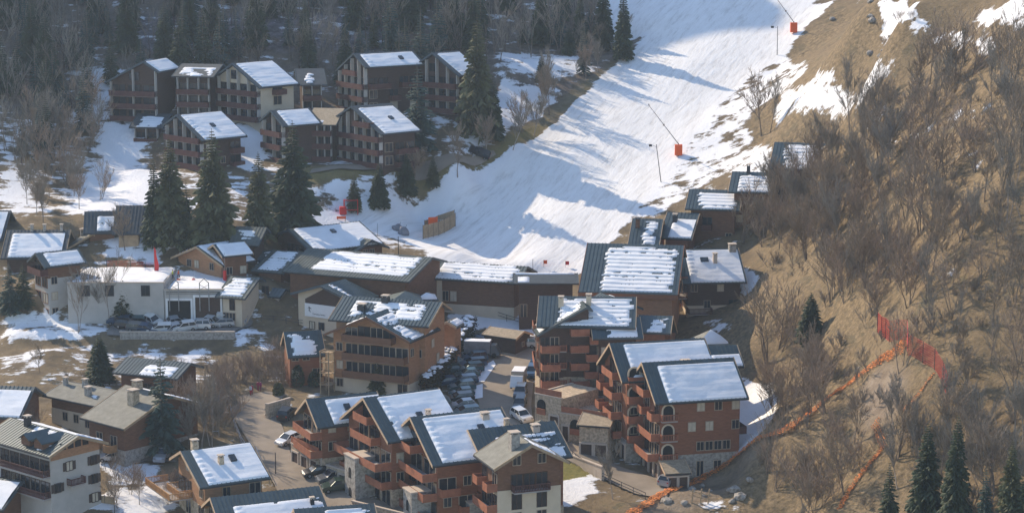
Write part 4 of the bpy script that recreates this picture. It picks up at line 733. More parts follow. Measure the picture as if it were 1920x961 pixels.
kiosk('small grey pyramid canopy beside the street, behind the front-row roofs',1015,786,6.6,4.2,3.8,2,1.5,'wood_pale','roof_grey',False,'canopy')
# --- blocks of masonry
def block(name,label,cat,p0,p1,depth,z0,z1,m='stone',cop='concrete',front='',rail=None,snow=False,gdoor='wood_dark',arch=None):
    a=Vector((*ground(*p0)[:2],0)) if len(p0)==2 else Vector((p0[0],p0[1],0)); c=Vector((*ground(*p1)[:2],0)) if len(p1)==2 else Vector((p1[0],p1[1],0))
    d=c-a; L=d.length; r=empty(name,(a.x,a.y,z0),math.atan2(d.y,d.x)); tag(r,label,cat); h=z1-z0
    q=MB(); q.box(0,L,0,depth,-2.5,h); q.build('wall',M[m],r)
    q=MB(); q.box(-.1,L+.1,-.1,.35,h+.002,h+.16); q.box(-.1,.25,.352,depth,h+.002,h+.16); q.build('coping',M[cop],r)
    if snow:
        q=MB(); nx=int(L/.8)+2; ny=int(depth/.8)+2
        for j in range(ny):
            for i in range(nx):
                x=.4+(L-.6)*i/(nx-1); y=.5+(depth-.5)*j/(ny-1); e=0 if 0<i<nx-1 and 0<j<ny-1 else -.2
                q.v.append((x,y,h+.25+.14*mnoise.noise((x*.4,y*.4,2))+e))
        for j in range(ny-1):
            for i in range(nx-1): k=j*nx+i; q.f.append((k,k+1,k+nx+1,k+nx))
        q.build('snow_cover',M['snow'],r,True,False)
    n=len(front); 
    for k,ch in enumerate(front):
        u=L*(k+.5)/n; w=min(L/n*.62,2.6)
        if ch=='G':
            q=MB(); q.box(u-w/2,u+w/2,-.07,-.002,.02,2.3); o=q.build('garage_door',M[gdoor],r)
            q=MB(); q.box(u-w/2-.25,u-w/2-.002,-.2,-.002,0,2.3); q.box(u+w/2+.002,u+w/2+.25,-.2,-.002,0,2.3); q.box(u-w/2-.25,u+w/2+.25,-.2,-.002,2.302,2.55); q.build('frame',M['concrete'],o)
        if ch=='o':
            nn=10; w2=1.7; pts=[(u-w2/2,h-3.0),(u+w2/2,h-3.0)]+[(u+w2/2*math.cos(math.pi*i/nn),h-1.5+w2/2*math.sin(math.pi*i/nn)) for i in range(nn+1)]
            q=MB(); q.prism(pts,lambda p:(p[0],-.06,p[1]),lambda p:(p[0],.1,p[1])); o=q.build('arched_opening',M['dark'],r)
            q=MB(); q.box(u-.85,u+.85,-.2,-.062,h-3,h-2.1); q.build('railing',M['rail_red'],o)
        if ch=='W':
            q=MB(); q.box(u-w/2,u+w/2,-.08,-.002,h-2.2,h-.5); o=q.build('window',M['glass'],r)
            q=MB(); q.box(u-.05,u+.05,-.12,-.082,h-2.2,h-.5); q.box(u-w/2-.12,u-w/2-.002,-.12,-.002,h-2.2,h-.5); q.box(u+w/2+.002,u+w/2+.12,-.12,-.002,h-2.2,h-.5); q.box(u-w/2-.12,u+w/2+.12,-.12,-.002,h-.498,h-.38); q.box(u-w/2-.12,u+w/2+.12,-.12,-.002,h-2.32,h-2.202); q.build('frame',M['metal_dark'],o)
    if rail:
        q=MB(); q.box(0,L,.02,.1,h+.2,h+1.1); q.build('railing',M[rail],r)
    return r
block('garage_terrace','stone garage terrace with red railing under the street-side dark blocks','garage block',(1003,806),(1052,822),9,4.4,9.6,'stone',front='oG',rail='rail_red')
block('garage_terrace','lower run of stone garages with wooden doors stepping down toward the long blue roofs','garage block',(1052,822),(1140,846),7,3.2,7.4,'stone',front='GoGoG',rail='rail_red')
block('garage_terrace','stone-faced garage block with balcony boards at the left end of the front row','garage block',(546,862),(598,890),5,1.6,5.0,'stone',front='GGG',rail='rail_red')
block('garage_terrace','small stone garage beside the two parked cars in front of the front row','garage block',(612,897),(655,915),4,.9,3.9,'stone',front='GG')
b=Bld('canopy_roof','tiled lean-to roof over garages, between the dark blocks and the long blue roofs','canopy',P3(1094,770,8.2),345,5,4.2,.6,pitch=14,wall='stone',roof='roof_tile',verge='verge',ov=.3,og=.3,ribs=False); b.grid('R',['GG'],z0=-.3)
b=Bld('canopy_roof','low grey-roofed garage at the near corner of the red block, above the parked car','canopy',P3(1236,862,4.4),12,3.8,3.4,.6,pitch=18,wall='wood_red',roof='roof_tile',verge='verge',ov=.3,og=.3,ribs=False); b.grid('R',['GG'],z0=-.6)
TY=366.8
def WX(px,z,y): 
    return (px-960)/F*((y)*CT-(z-CH)*ST)
x0,x1,x2=WX(128,12,TY),WX(308,12,TY),WX(418,12,TY)
block('terrace_wall','long blank white terrace building with small dark windows under its rim, behind the parked cars','terrace building',(x0,TY,0),(x1,TY,0),15,10.1,17.6,'plaster_grey',front='.W.W..W.',snow=True)
t=block('terrace_hall','white-framed terrace hall with two big dark openings under a snow deck','terrace building',(x1+.1,TY,0),(x2,TY,0),15,10.1,16.4,'plaster_grey',snow=True)
for u0,u1,z1_,mm in ((.6,4.6,4.4,'dark'),(5.4,9.8,5.0,'wood_dark')):
    q=MB(); q.box(u0,u1,-.08,-.002,.05,z1_); o=q.build('large_opening',M[mm],t)
    q=MB(); q.box(u0-.35,u0-.002,-.22,-.002,0,z1_+.4); q.box(u1+.002,u1+.35,-.22,-.002,0,z1_+.4); q.box(u0-.002,u1+.002,-.22,-.002,z1_+.002,z1_+.4); q.build('frame',M['white'],o)
for u in (.9,6.2):
    q=MB()
    for a in (0,1.6): q.box(u+a,u+a+.14,-.5,-.36,2.6,7.7)
    q.bar((u+.07,-.43,7.6),(u+.87,-.43,8.4),.08); q.bar((u+1.67,-.43,7.6),(u+.87,-.43,8.4),.08); q.bar((u+.07,-.43,6.4),(u+1.67,-.43,7.3),.05); q.bar((u+.07,-.43,7.3),(u+1.67,-.43,6.4),.05)
    q.build('gable_frame',M['metal'],t)
q=MB(); q.box(.3,9.9,-.14,-.1,5.9,6.0); q.box(.3,9.9,-.14,-.1,5.6,5.66); q.build('snow_rail',M['metal_dark'],t)
block('retaining_wall','long grey stone retaining wall under the upper car park','retaining wall',(WX(225,9,359.6),359.6,0),(WX(440,9,359.6),359.6,0),1.0,7.4,10.35,'stone_grey')
block('retaining_wall','curved-looking white retaining wall right of the red apartment block','retaining wall',(1290,868),(1378,848),.6,.5,3.2,'plaster')
block('retaining_wall','low stone wall at the bend of the road beside the dark parked car','retaining wall',(503,785),(545,768),.6,4.4,6.6,'stone')
block('retaining_wall','pale kerb wall between the street and the lawn at the end of the front row','retaining wall',(1062,858),(1128,898),.5,1.0,3.2,'concrete')
block('retaining_wall','low stone wall with a red panel at the foot of the front row','retaining wall',(660,945),(770,985),.5,-.5,1.2,'stone')
# ---------------------------------------------------------------- cars and vans
def car_meshes(kind):
    # stations: x, belt height, belt half width ; cabin as a second loft
    T={'hatch':(4.1,.88,[(-2.0,.62),(-1.9,.92),(-1.1,.98),(.75,.96),(1.75,.80),(2.05,.62)],[(-1.85,.98,.0),(-1.35,1.46,1),(.05,1.48,1),(.95,.98,0)]),
       'estate':(4.6,.9,[(-2.3,.65),(-2.2,.98),(-1.1,1.0),(.9,.96),(2.05,.78),(2.3,.6)],[(-2.2,1.0,0),(-1.9,1.45,1),(.25,1.47,1),(1.15,.98,0)]),
       'suv':(4.5,.93,[(-2.2,.75),(-2.15,1.08),(-1.1,1.12),(.85,1.10),(1.95,.98),(2.2,.7)],[(-2.12,1.12,0),(-1.8,1.68,1),(.2,1.70,1),(1.0,1.12,0)]),
       'van':(5.3,.97,[(-2.6,1.0),(-2.58,1.25),(-1.1,1.28),(1.0,1.25),(2.35,1.08),(2.6,.75)],[(-2.58,1.25,0),(-2.5,1.95,1),(1.05,1.95,1),(1.95,1.2,0)]),
       'pickup':(5.2,.93,[(-2.6,.8),(-2.55,1.05),(-.8,1.08),(1.2,1.08),(2.4,.98),(2.6,.7)],[(-.75,1.08,0),(-.6,1.72,1),(.8,1.72,1),(1.5,1.08,0)])}[kind]
    L,hw,st,cab=T; b=MB()
    prof=[(x,z) for x,z in st]
    # lower body in 4 rings across: sill, side bulge, belt
    def ring(x,z): return [(x,-hw*.93,.28),(x,-hw,.55),(x,-hw*.97,z),(x,hw*.97,z),(x,hw,.55),(x,hw*.93,.28)]
    n0=0; R_=[ring(x,z) for x,z in st]
    for r in R_: b.v+=r
    for i in range(len(R_)-1):
        for j in range(6): b.f.append((i*6+j,i*6+(j+1)%6,(i+1)*6+(j+1)%6,(i+1)*6+j))
    b.f.append((5,4,3,2,1,0)); e=(len(R_)-1)*6; b.f.append(tuple(e+j for j in range(6)))
    g=MB(); w1=hw*.93; w2=hw*.76
    zt=cab[1][1]; 
    c=[(cab[0][0]+.03,cab[0][1]-.03,w1),(cab[1][0],cab[1][1]-.05,w2),(cab[2][0],cab[2][1]-.05,w2),(cab[3][0]-.03,cab[3][1]-.03,w1)]
    g.v=[(x,-w,z) for x,z,w in c]+[(x,w,z) for x,z,w in c]; g.f=[(0,1,2,3),(7,6,5,4),(0,4,5,1),(1,5,6,2),(2,6,7,3),(3,7,4,0)]
    # roof skin and pillars belong to the body
    k=len(b.v); x1,x2=c[1][0]-.06,c[2][0]+.05; b.box(x1,x2,-w2-.03,w2+.03,zt-.055,zt)
    for (xa,za,wa),(xb,zb,wb) in ((c[0],c[1]),(c[3],c[2])):
        for s in (-1,1): b.bar((xa,s*wa,za),(xb,s*wb,zb),.055,.05)
    xm=(c[1][0]+c[2][0])/2
    for s in (-1,1): b.bar((xm,s*w1,cab[0][1]-.02),(xm,s*w2,zt-.05),.055,.05)
    if kind=='van':
        for s in (-1,1): b.quadbox([(-2.56,s*w1*1.01-.02,1.2),(.55,s*w1*1.01-.02,1.2),(.55,s*w1*1.01+.02,1.2),(-2.56,s*w1*1.01+.02,1.2),(-2.48,s*(w2+.03)-.02,1.93),(.55,s*(w2+.03)-.02,1.93),(.55,s*(w2+.03)+.02,1.93),(-2.48,s*(w2+.03)+.02,1.93)])
    W_=[]; r=.33 if kind!='van' else .36
    for x in (-L*.31,L*.315):
        for s in (-1,1):
            t=MB(); n=12
            t.v=[(x+math.cos(6.283*j/n)*r,s*(hw-.2),r+math.sin(6.283*j/n)*r) for j in range(n)]+[(x+math.cos(6.283*j/n)*r,s*(hw+.015),r+math.sin(6.283*j/n)*r) for j in range(n)]
            t.f=[(j,(j+1)%n,n+(j+1)%n,n+j) for j in range(n)]+[tuple(range(n)),tuple(range(2*n-1,n-1,-1))]
            q=MB(); q.v=[(x+math.cos(6.283*j/n)*r*.6,s*(hw+.02),r+math.sin(6.283*j/n)*r*.6) for j in range(n)]+[(x,s*(hw+.045),r)]; q.f=[(j,(j+1)%n,n) for j in range(n)]
            W_.append((t.mesh('wheel',M['tyre']),q.mesh('rim',M['metal'])))
    li=[]
    xf,zf=st[-2][0]+.12,st[-2][1]-.17; xr=st[0][0]
    for s in (-1,1):
        q=MB(); q.box(xf,xf+.16,s*hw*.72-.17,s*hw*.72+.17,zf-.08,zf+.08); li.append(('headlight',q.mesh('headlight',M['metal'])))
        q=MB(); q.box(xr-.03,xr+.06,s*hw*.78-.12,s*hw*.78+.12,st[0][1]-.02,st[0][1]+.2); li.append(('tail_light',q.mesh('tail light',M['car_red'])))
    return b,g.mesh('window',M['glass']),W_,li
CK={}
def car(px,py,th,kind,col,label,group=None,name='parked_car',snow=False,cat='car',dz=0,scale=1.0,at=None):
    if kind not in CK:
        b,g,w,l=car_meshes(kind); CK[kind]=(b,g,w,l,{})
    b,g,w,l,cm=CK[kind]
    if col not in cm: cm[col]=b.mesh('body '+kind+' '+col,M['car_'+col])
    if at is None: q=ground(px,py); 
    else: q=at
    x,y=float(q[0]),float(q[1]); r=empty(name,(x,y,G1(x,y)+.08+dz),0); r.scale=(scale,)*3
    t=R(th); f=Vector((math.cos(t),math.sin(t))); sx=(G1(x+f.x*2,y+f.y*2)-G1(x-f.x*2,y-f.y*2))/4; sy=(G1(x-f.y,y+f.x)-G1(x+f.y,y-f.x))/2
    r.rotation_euler=(math.atan(sy),-math.atan(sx),t); tag(r,label,cat,group)
    def add(n,me,p): o=bpy.data.objects.new(n,me); COL.objects.link(o); o.parent=p; return o
    bo=add('body',cm[col],r); add('window',g,r)
    for tm,rm in w: add('rim',rm,add('wheel',tm,r))
    for n,me in l: add(n,me,r)
    if snow:
        m=MB(); m.box(-1.3,.1,-.66,.66,1.49,1.60); s=m.build('snow_cover',M['snow'],bo)
    return r
# left-hand row beside the hedge, from the near end uphill
row=[(874,778,'estate','teal'),(868,765,'hatch','silver'),(862,752,'estate','black'),(866,743,'hatch','teal'),(866,732,'suv','teal'),(870,719,'estate','blue'),(877,707,'hatch','teal'),(882,698,'suv','teal'),(887,687,'estate','blue'),(890,677,'suv','blue'),(902,666,'hatch','silver'),(905,655,'suv','white')]
N_=['nearest','second','third','fourth','fifth','sixth','seventh','eighth','ninth','tenth','eleventh','farthest']
CN={'teal':'dark teal','silver':'silver','black':'black','blue':'dark blue','white':'white','grey':'grey','beige':'beige','green':'dark green','red':'dark red'}
for i,(px,py,k,c) in enumerate(row):
    car(px,py,196,k,c,f'{CN[c]} car, {N_[i]} from the viewer in the row parked along the hedge','cars parked along the hedge')
row2=[(836,722,'hatch','blue'),(838,700,'estate','teal'),(846,684,'hatch','silver'),(856,668,'hatch','white'),(866,654,'hatch','grey')]
for i,(px,py,k,c) in enumerate(row2): car(px,py,196,k,c,f'{CN[c]} car half hidden between hedge and row, {N_[i]} from the viewer','cars tucked against the hedge')
# top of the lot
car(930,643,150,'suv','black','big black car at the top end of the lot in front of the tiled shed'); car(944,640,150,'suv','blue','dark blue car behind the big black one at the tiled shed')
car(905,640,170,'estate','teal','long teal car left of the big black one at the tiled shed'); car(893,645,170,'hatch','blue','blue car at the left top corner of the lot')
car(983,650,175,'suv','white','white four-wheel-drive parked alone right of the tiled shed')
def truck(px,py,th,label,w=2.2,l=5.6,h=2.7,col='car_white',boxc='white'):
    q=ground(px,py); r=empty('box_truck',(float(q[0]),float(q[1]),float(q[2])+.08),R(th)); tag(r,label,'truck')
    m=MB(); m.box(-l/2,l/2-1.7,-w/2,w/2,.75,h); m.build('cargo_box',M[boxc],r)
    m=MB(); m.quadbox([(l/2-1.6,-w/2,.4),(l/2,-w/2,.4),(l/2,w/2,.4),(l/2-1.6,w/2,.4),(l/2-1.6,-w/2+.08,2.1),(l/2-.7,-w/2+.08,2.1),(l/2-.7,w/2-.08,2.1),(l/2-1.6,w/2-.08,2.1)]); c=m.build('cab',M[col],r)
    m=MB(); m.quadbox([(l/2-.42,-w/2+.1,1.25),(l/2-.36,-w/2+.1,1.25),(l/2-.36,w/2-.1,1.25),(l/2-.42,w/2-.1,1.25),(l/2-.72,-w/2+.16,1.95),(l/2-.66,-w/2+.16,1.95),(l/2-.66,w/2-.16,1.95),(l/2-.72,w/2-.16,1.95)]); m.build('windscreen',M['glass'],c)
    for x in (-l*.3,l*.34):
        for s in (-1,1):
            m=MB(); m.bar((x,s*(w/2-.28),.42),(x,s*(w/2),.42),.42,.42,12); m.build('wheel',M['tyre'],r)
    m=MB(); m.box(-l/2-.02,l/2-1.75,-w/2+.05,w/2-.05,h+.004,h+.09); m.build('snow_cover',M['snow'],r)
truck(905,668,352,'grey-white box lorry parked across the far end of the hedge row',2.2,6.2,2.7,'car_grey','canopy')
truck(972,724,262,'pale snow-topped box van in the right-hand row by the stone terrace',2.1,5.4,2.6,'car_white','car_beige')
for px,py,k,c,l in [(1003,692,'estate','blue','dark blue car under the street-side balconies, farthest up the right-hand row'),(999,704,'suv','blue','second dark blue car under the street-side balconies, just below the farthest'),(976,742,'suv','grey','grey car directly below the pale snow-topped box van'),(975,762,'estate','black','black car with silver roof rails just uphill of the white one by the stone terrace'),(978,787,'suv','white','white four-wheel-drive at the lower end of the right-hand row')]:
    car(px,py,262 if c!='white' else 300,k,c,l,'cars parked on the right side of the street')
# upper car park
for px,py,th,k,c,l in [(225,607,170,'suv','blue','dark blue four-wheel-drive at the left end of the upper car park'),(240,616,340,'suv','black','black car in front of the left-most dark blue one in the upper car park'),(262,620,350,'estate','grey','grey car third from the left in the front row of the upper car park'),(282,605,325,'pickup','white','white double-cab pickup nose down against the white terrace wall'),(278,622,345,'hatch','blue','blue car just left of the white estate in the upper car park'),(300,621,185,'estate','white','white estate car in the middle of the upper car park'),(322,622,210,'hatch','silver','silver car right of the white estate in the upper car park'),(334,607,20,'hatch','silver','silver hatchback in the second row, in front of the dark hall opening'),(345,620,200,'suv','white','white rounded car under the dark hall opening'),(372,617,185,'suv','white','white four-wheel-drive with a spare-wheel back in the upper car park'),(393,610,340,'pickup','white','white pickup with roof lights at the framed brown opening'),(415,613,190,'estate','silver','silver estate nearest the white van'),(436,603,352,'van','white','white delivery van at the right end of the upper car park'),(253,605,175,'estate','teal','teal car behind the front row at the left of the upper car park')]:
    car(px,py,th,k,c,l,'vehicles in the upper car park',cat='van' if k=='van' else 'pickup' if k=='pickup' else 'car',name='delivery_van' if k=='van' else 'pickup_truck' if k=='pickup' else 'parked_car')
# lower streets
for px,py,th,k,c,l in [(538,782,75,'suv','black','black car parked by the stone wall at the road bend'),(540,830,230,'hatch','white','white small car at the corner of the garage terrace on the lower road'),(596,890,200,'estate','black','black estate nearest the kerb in front of the front row'),(622,902,205,'suv','grey','grey four-wheel-drive between the two dark cars in front of the front row'),(632,918,195,'suv','green','dark olive car closest to the viewer in front of the front row'),
  (307,858,260,'suv','silver','silver car in the yard behind the golden slatted-terrace chalet'),(210,862,180,'hatch','white','snow-covered car at the left of the yard'),(1255,908,60,'suv','silver','silver four-wheel-drive in front of the low grey-roofed garage'),(898,290,175,'estate','black','dark car parked on the upper lane above the piste')]:
    car(px,py,th,k,c,l,snow=l.startswith('snow'))
# ---------------------------------------------------------------- air between the viewer and the slope
m=MB(); m.box(-880,880,-60,860,-130,235); o=m.build('haze',bpy.data.materials.new('haze air')); tag(o,kind='stuff')
hm=o.data.materials[0]; hm.use_nodes=True; nt=hm.node_tree; nt.nodes.clear(); out=nt.nodes.new('ShaderNodeOutputMaterial'); v=nt.nodes.new('ShaderNodeVolumePrincipled')
v.inputs['Color'].default_value=(.68,.84,1,1); v.inputs['Density'].default_value=.00016; v.inputs['Anisotropy'].default_value=.2; nt.links.new(v.outputs[0],out.inputs['Volume'])
# ---------------------------------------------------------------- ski equipment
def lance(px,py,topx,topy,label):
    q=ground(px,py); r=empty('snow_lance',tuple(map(float,q))); tag(r,label,'snow lance')
    m=MB(); m.box(-.75,.75,-.45,.45,.15,2.3); m.build('crash_pad',M['orange'],r)
    rr=ray(topx,topy); t=(q[1]+.3)/rr[1]; T=Vector((float(rr[0]*t-q[0]),.3,float(rr[2]*t+CH-q[2])))
    m=MB(); m.bar((0,0,-.5),(0,0,2.6),.09,.09,6); m.bar((0,0,2.4),tuple(T),.08,.045,6); m.build('pole',M['metal_dark'],r)
    m=MB(); mid=Vector((0,0,2.4)).lerp(T,.5); m.bar(tuple(mid-Vector((.12,0,.15))),tuple(mid+Vector((.12,0,.15))),.14,.14,6); m.bar(tuple(T),tuple(T+Vector((-.1,0,.35))),.11,.07,6); m.build('nozzle_head',M['metal_dark'],r)
lance(1272,292,1217,198,'snow lance with an orange padded base at the piste edge above the stepped chalets'); lance(1488,62,1458,0,'snow lance with an orange padded base at the top right of the piste')
def pole(px,py,hpx,label,lamp=True,lean=0,name='floodlight_pole',cat='lamp post',side=-1,r0=.09):
    q=ground(px,py); s=F/proj(q)[2]; h=hpx/s; r=empty(name,tuple(map(float,q))); tag(r,label,cat); m=MB(); m.bar((0,0,-.6),(lean,0,h),r0,r0*.7,6); m.build('post',M['metal_dark'],r)
    if lamp:
        m=MB(); m.bar((lean,0,h-.5),(lean+side*.7,0,h-.25),.04,.04,4); m.build('arm',M['metal_dark'],r); m=MB(); m.box(lean+side*1.15-.3,lean+side*1.15+.3,-.25,.25,h-.45,h-.02); m.build('lamp_head',M['metal_dark'],r)
pole(1240,340,70,'floodlight pole on the lower right edge of the piste',lean=-1.1); pole(1457,104,55,'floodlight pole at the top right edge of the piste')
pole(747,478,36,'thin marker pole with a red pad behind the long hall',False,name='padded_pole',cat='pole')
pole(517,888,42,'thin lamp post on the kerb beside the snow-roofed golden chalet',False,name='street_lamp'); pole(999,552,68,'thin mast between the hall wing and the barn-like hall at the piste foot',False,name='mast',cat='mast',r0=.06); pole(708,440,22,'thin marker pole on the snow behind the reddish cabin',False,name='marker_pole',cat='pole',r0=.05)
pole(876,655,26,'lamp post at the top end of the hedge',False,name='street_lamp')
def flag(px,py,hpx,label,m='red',wide=.8,pad=False):
    q=ground(px,py); s=F/proj(q)[2]; h=hpx/s; r=empty('feather_flag' if not pad else 'padded_mast',tuple(map(float,q))); tag(r,label,'flag' if not pad else 'mast'); z0=.0
    b=MB(); b.bar((0,0,-.3),(0,0,h),.05,.03,5); b.build('pole',M['metal'],r); b=MB(); n=8
    if pad: b.bar((0,0,.1),(0,0,h*.42),.36,.30,8)
    else:
        for i in range(n):
            a,c=i/n,(i+1)/n; wa=wide*(.75+.25*math.sin(a*6)); wc=wide*(.75+.25*math.sin(c*6)); 
            if i==n-1: wc=.1
            b.quadbox([(.04,-.015,h*(.12+.88*a)),(wa,.10*math.sin(a*5)-.015,h*(.12+.88*a)),(wa,.10*math.sin(a*5)+.015,h*(.12+.88*a)),(.04,.015,h*(.12+.88*a)),(.04,-.015,h*(.12+.88*c)),(wc,.10*math.sin(c*5)-.015,h*(.12+.88*c)),(wc,.10*math.sin(c*5)+.015,h*(.12+.88*c)),(.04,.015,h*(.12+.88*c))])
    b.build('flag_cloth' if not pad else 'pad',M[m],r)
flag(290,520,58,'tall red feather flag on the terrace edge in front of the snowy cabin'); flag(106,490,38,'shorter red feather flag near the roof of the narrow apartment block')
flag(422,531,58,'mast with a red padded foot at the right end of the snowy terrace',pad=True); flag(363,529,16,'small red padded marker on the terrace snow',pad=True); flag(335,529,16,'small red and yellow padded marker on the terrace snow',m='orange',pad=True)
def flagp(px,py,label,col='red'):
    q=ground(px,py); r=empty('slalom_gate',tuple(map(float,q))); tag(r,label,'piste marker'); b=MB(); b.bar((0,0,-.2),(0,0,1.5),.03,.03,4); b.build('pole',M['metal_dark'],r); b=MB(); b.box(.03,.7,-.02,.02,.8,1.5); b.build('flag_cloth',M[col],r)
flagp(1060,504,'small red piste flag at the foot of the run'); flagp(1019,502,'small orange piste flag at the foot of the run','orange')
# fenced enclosure with an orange panel and the two covered machines
def fence(pts,h,label,cat,panel,post='metal_dark',step=2.2,name='fence',lat=None,z0=.0,group=None,wpts=None):
    P=[Vector(map(float,ground(*p))) for p in pts] if wpts is None else wpts; r=empty(name,tuple(P[0])); tag(r,label,cat,group); o=P[0]
    posts=[]; pan=MB()
    for a,c in zip(P[:-1],P[1:]):
        n=max(1,int((c-a).length/step))
        for i in range(n+1):
            q=a.lerp(c,i/n); q=Vector((q.x,q.y,G1(q.x,q.y)))-o
            if not posts or (q-posts[-1]).length>.3: posts.append(q)
    for a,c in zip(posts[:-1],posts[1:]):
        if lat:     # open netting: real strands
            d=c-a; n=max(2,int(d.length/lat)); m_=max(2,int(h/lat))
            for i in range(n+1): q=a+d*i/n; pan.bar(q+Vector((0,0,z0)),q+Vector((0,0,h)),.022,.022,3)
            for j in range(m_+1): zz=z0+(h-z0)*j/m_; pan.bar(a+Vector((0,0,zz)),c+Vector((0,0,zz)),.022,.022,3)
        else:
            d=(c-a).normalized(); pr=Vector((-d.y,d.x,0)).normalized()*.03
            pan.quadbox([a-pr+Vector((0,0,z0)),c-pr+Vector((0,0,z0)),c+pr+Vector((0,0,z0)),a+pr+Vector((0,0,z0)),a-pr+Vector((0,0,h)),c-pr+Vector((0,0,h)),c+pr+Vector((0,0,h)),a+pr+Vector((0,0,h))])
    if panel: pan.build('net' if lat else 'panel',M[panel],r)
    for q in posts:
        b=MB(); b.bar(q+Vector((0,0,-.4)),q+Vector((0,0,h+.1)),.05,.05,5); b.build('post',M[post],r)
    return r
def railing(pts,label,mat_='metal_dark',h=1.0,step=2.0,cat='railing',name='railing'):
    P=[Vector(map(float,ground(*p))) for p in pts]; r=empty(name,tuple(P[0])); tag(r,label,cat); o=P[0]; bars=MB(); ps=[]
    for a,c in zip(P[:-1],P[1:]):
        n=max(1,int((c-a).length/step))
        for i in range(n+1):
            q=a.lerp(c,i/n); q=Vector((q.x,q.y,G1(q.x,q.y)+.05))-o
            if not ps or (q-ps[-1]).length>.3: ps.append(q)
    for a,c in zip(ps[:-1],ps[1:]):
        for z in (h,h*.5): bars.bar(a+Vector((0,0,z)),c+Vector((0,0,z)),.05,.05,4)
    bars.build('rail',M[mat_],r)
    for q in ps: b=MB(); b.bar(q+Vector((0,0,-.3)),q+Vector((0,0,h+.05)),.06,.06,4); b.build('post',M[mat_],r)
fence([(793,447),(822,440),(854,423)],2.6,'brown boarded enclosure fence on the snow at the lower left of the piste','fence','wood_pale',step=1.6,name='board_fence'); fence([(796,434),(822,424),(852,414)],2.2,'rear side of the boarded enclosure behind the orange panel','fence','wood_pale',step=1.8,name='board_fence')
def simple(name,label,cat,px,py,parts,rz=0,at=None):
    q=ground(px,py); r=empty(name,tuple(map(float,q)),R(rz)); tag(r,label,cat)
    for n,m_,f in parts: b=MB(); f(b); b.build(n,M[m_],r)
    return r
simple('safety_barrier','bright orange safety panel inside the boarded enclosure','barrier',812,437,[('pad','orange',lambda b:b.box(-1.0,1.0,-.12,.12,.9,3.2)),('post','metal_dark',lambda b:(b.bar((-.8,.2,-.3),(-.8,.2,3.1),.05),b.bar((.8,.2,-.3),(.8,.2,3.1),.05)))],30)
simple('equipment_crate','dark crate with white slats inside the boarded enclosure','crate',829,430,[('box','wood_dark',lambda b:b.box(-.9,.9,-.6,.6,0,1.7)),('slat','white',lambda b:[b.box(-.85+.4*i,-.7+.4*i,-.64,-.61,.2,2.1) for i in range(4)])])
def lump(name,label,cat,px,py,w,h,mt,seed):
    q=ground(px,py); r=empty(name,tuple(map(float,q))); tag(r,label,cat); bm=bmesh.new(); bmesh.ops.create_icosphere(bm,subdivisions=3,radius=1)
    for v in bm.verts:
        n=mnoise.noise((v.co.x*1.3+seed,v.co.y*1.3,v.co.z*1.3)); v.co=Vector((v.co.x*w*(1+.3*n),v.co.y*w*.7*(1+.3*n),max(-.15,v.co.z)*h*(1+.4*n)))
    me=bpy.data.meshes.new(name); bm.to_mesh(me); bm.free(); me.materials.append(M[mt]); me.polygons.foreach_set('use_smooth',[True]*len(me.polygons)); o=bpy.data.objects.new('cover',me); COL.objects.link(o); o.parent=r
    b=MB(); b.box(-w*.95,w*.95,-.12,.12,.02,.16); b.bar((w*.3,0,h*.5),(w*.6,0,h*1.35),.07,.05); b.build('skid',M['metal_dark'],r)
lump('snowmobile','grey-covered snowmobile on the shaded snow, left of the boarded enclosure','snowmobile',745,430,1.15,1.1,'canopy',3); lump('snowmobile','second covered snowmobile just right of and below the first','snowmobile',756,438,1.1,1.3,'canopy',8)
simple('drag_lift_cabin','red steel lift machine with a caged platform beside the grassy ledge','lift',655,402,[('frame','red',lambda b:[b.bar((x,y,0),(x,y,2.9),.09) for x in (-1,1.6) for y in (-.7,.7)]+[b.bar((-1,y,z),(1.6,y,z),.09) for y in (-.7,.7) for z in (1.0,2.9)]+[b.bar((x,-.7,z),(x,.7,z),.09) for x in (-1,1.6) for z in (1.0,2.9)]),('machine_box','red',lambda b:b.box(-1.9,-.6,-.6,.6,.1,1.6)),('grille','metal_dark',lambda b:[b.box(-.8+.3*i,-.74+.3*i,-.73,-.68,1.0,2.8) for i in range(8)])],10)
simple('lift_bench','low orange and white barrier beside the red lift machine','barrier',640,413,[('board','orange',lambda b:b.box(-.9,.9,-.08,.08,.3,.8)),('leg','metal_dark',lambda b:(b.box(-.8,-.7,-.1,.1,-.3,.3),b.box(.7,.8,-.1,.1,-.3,.3)))])
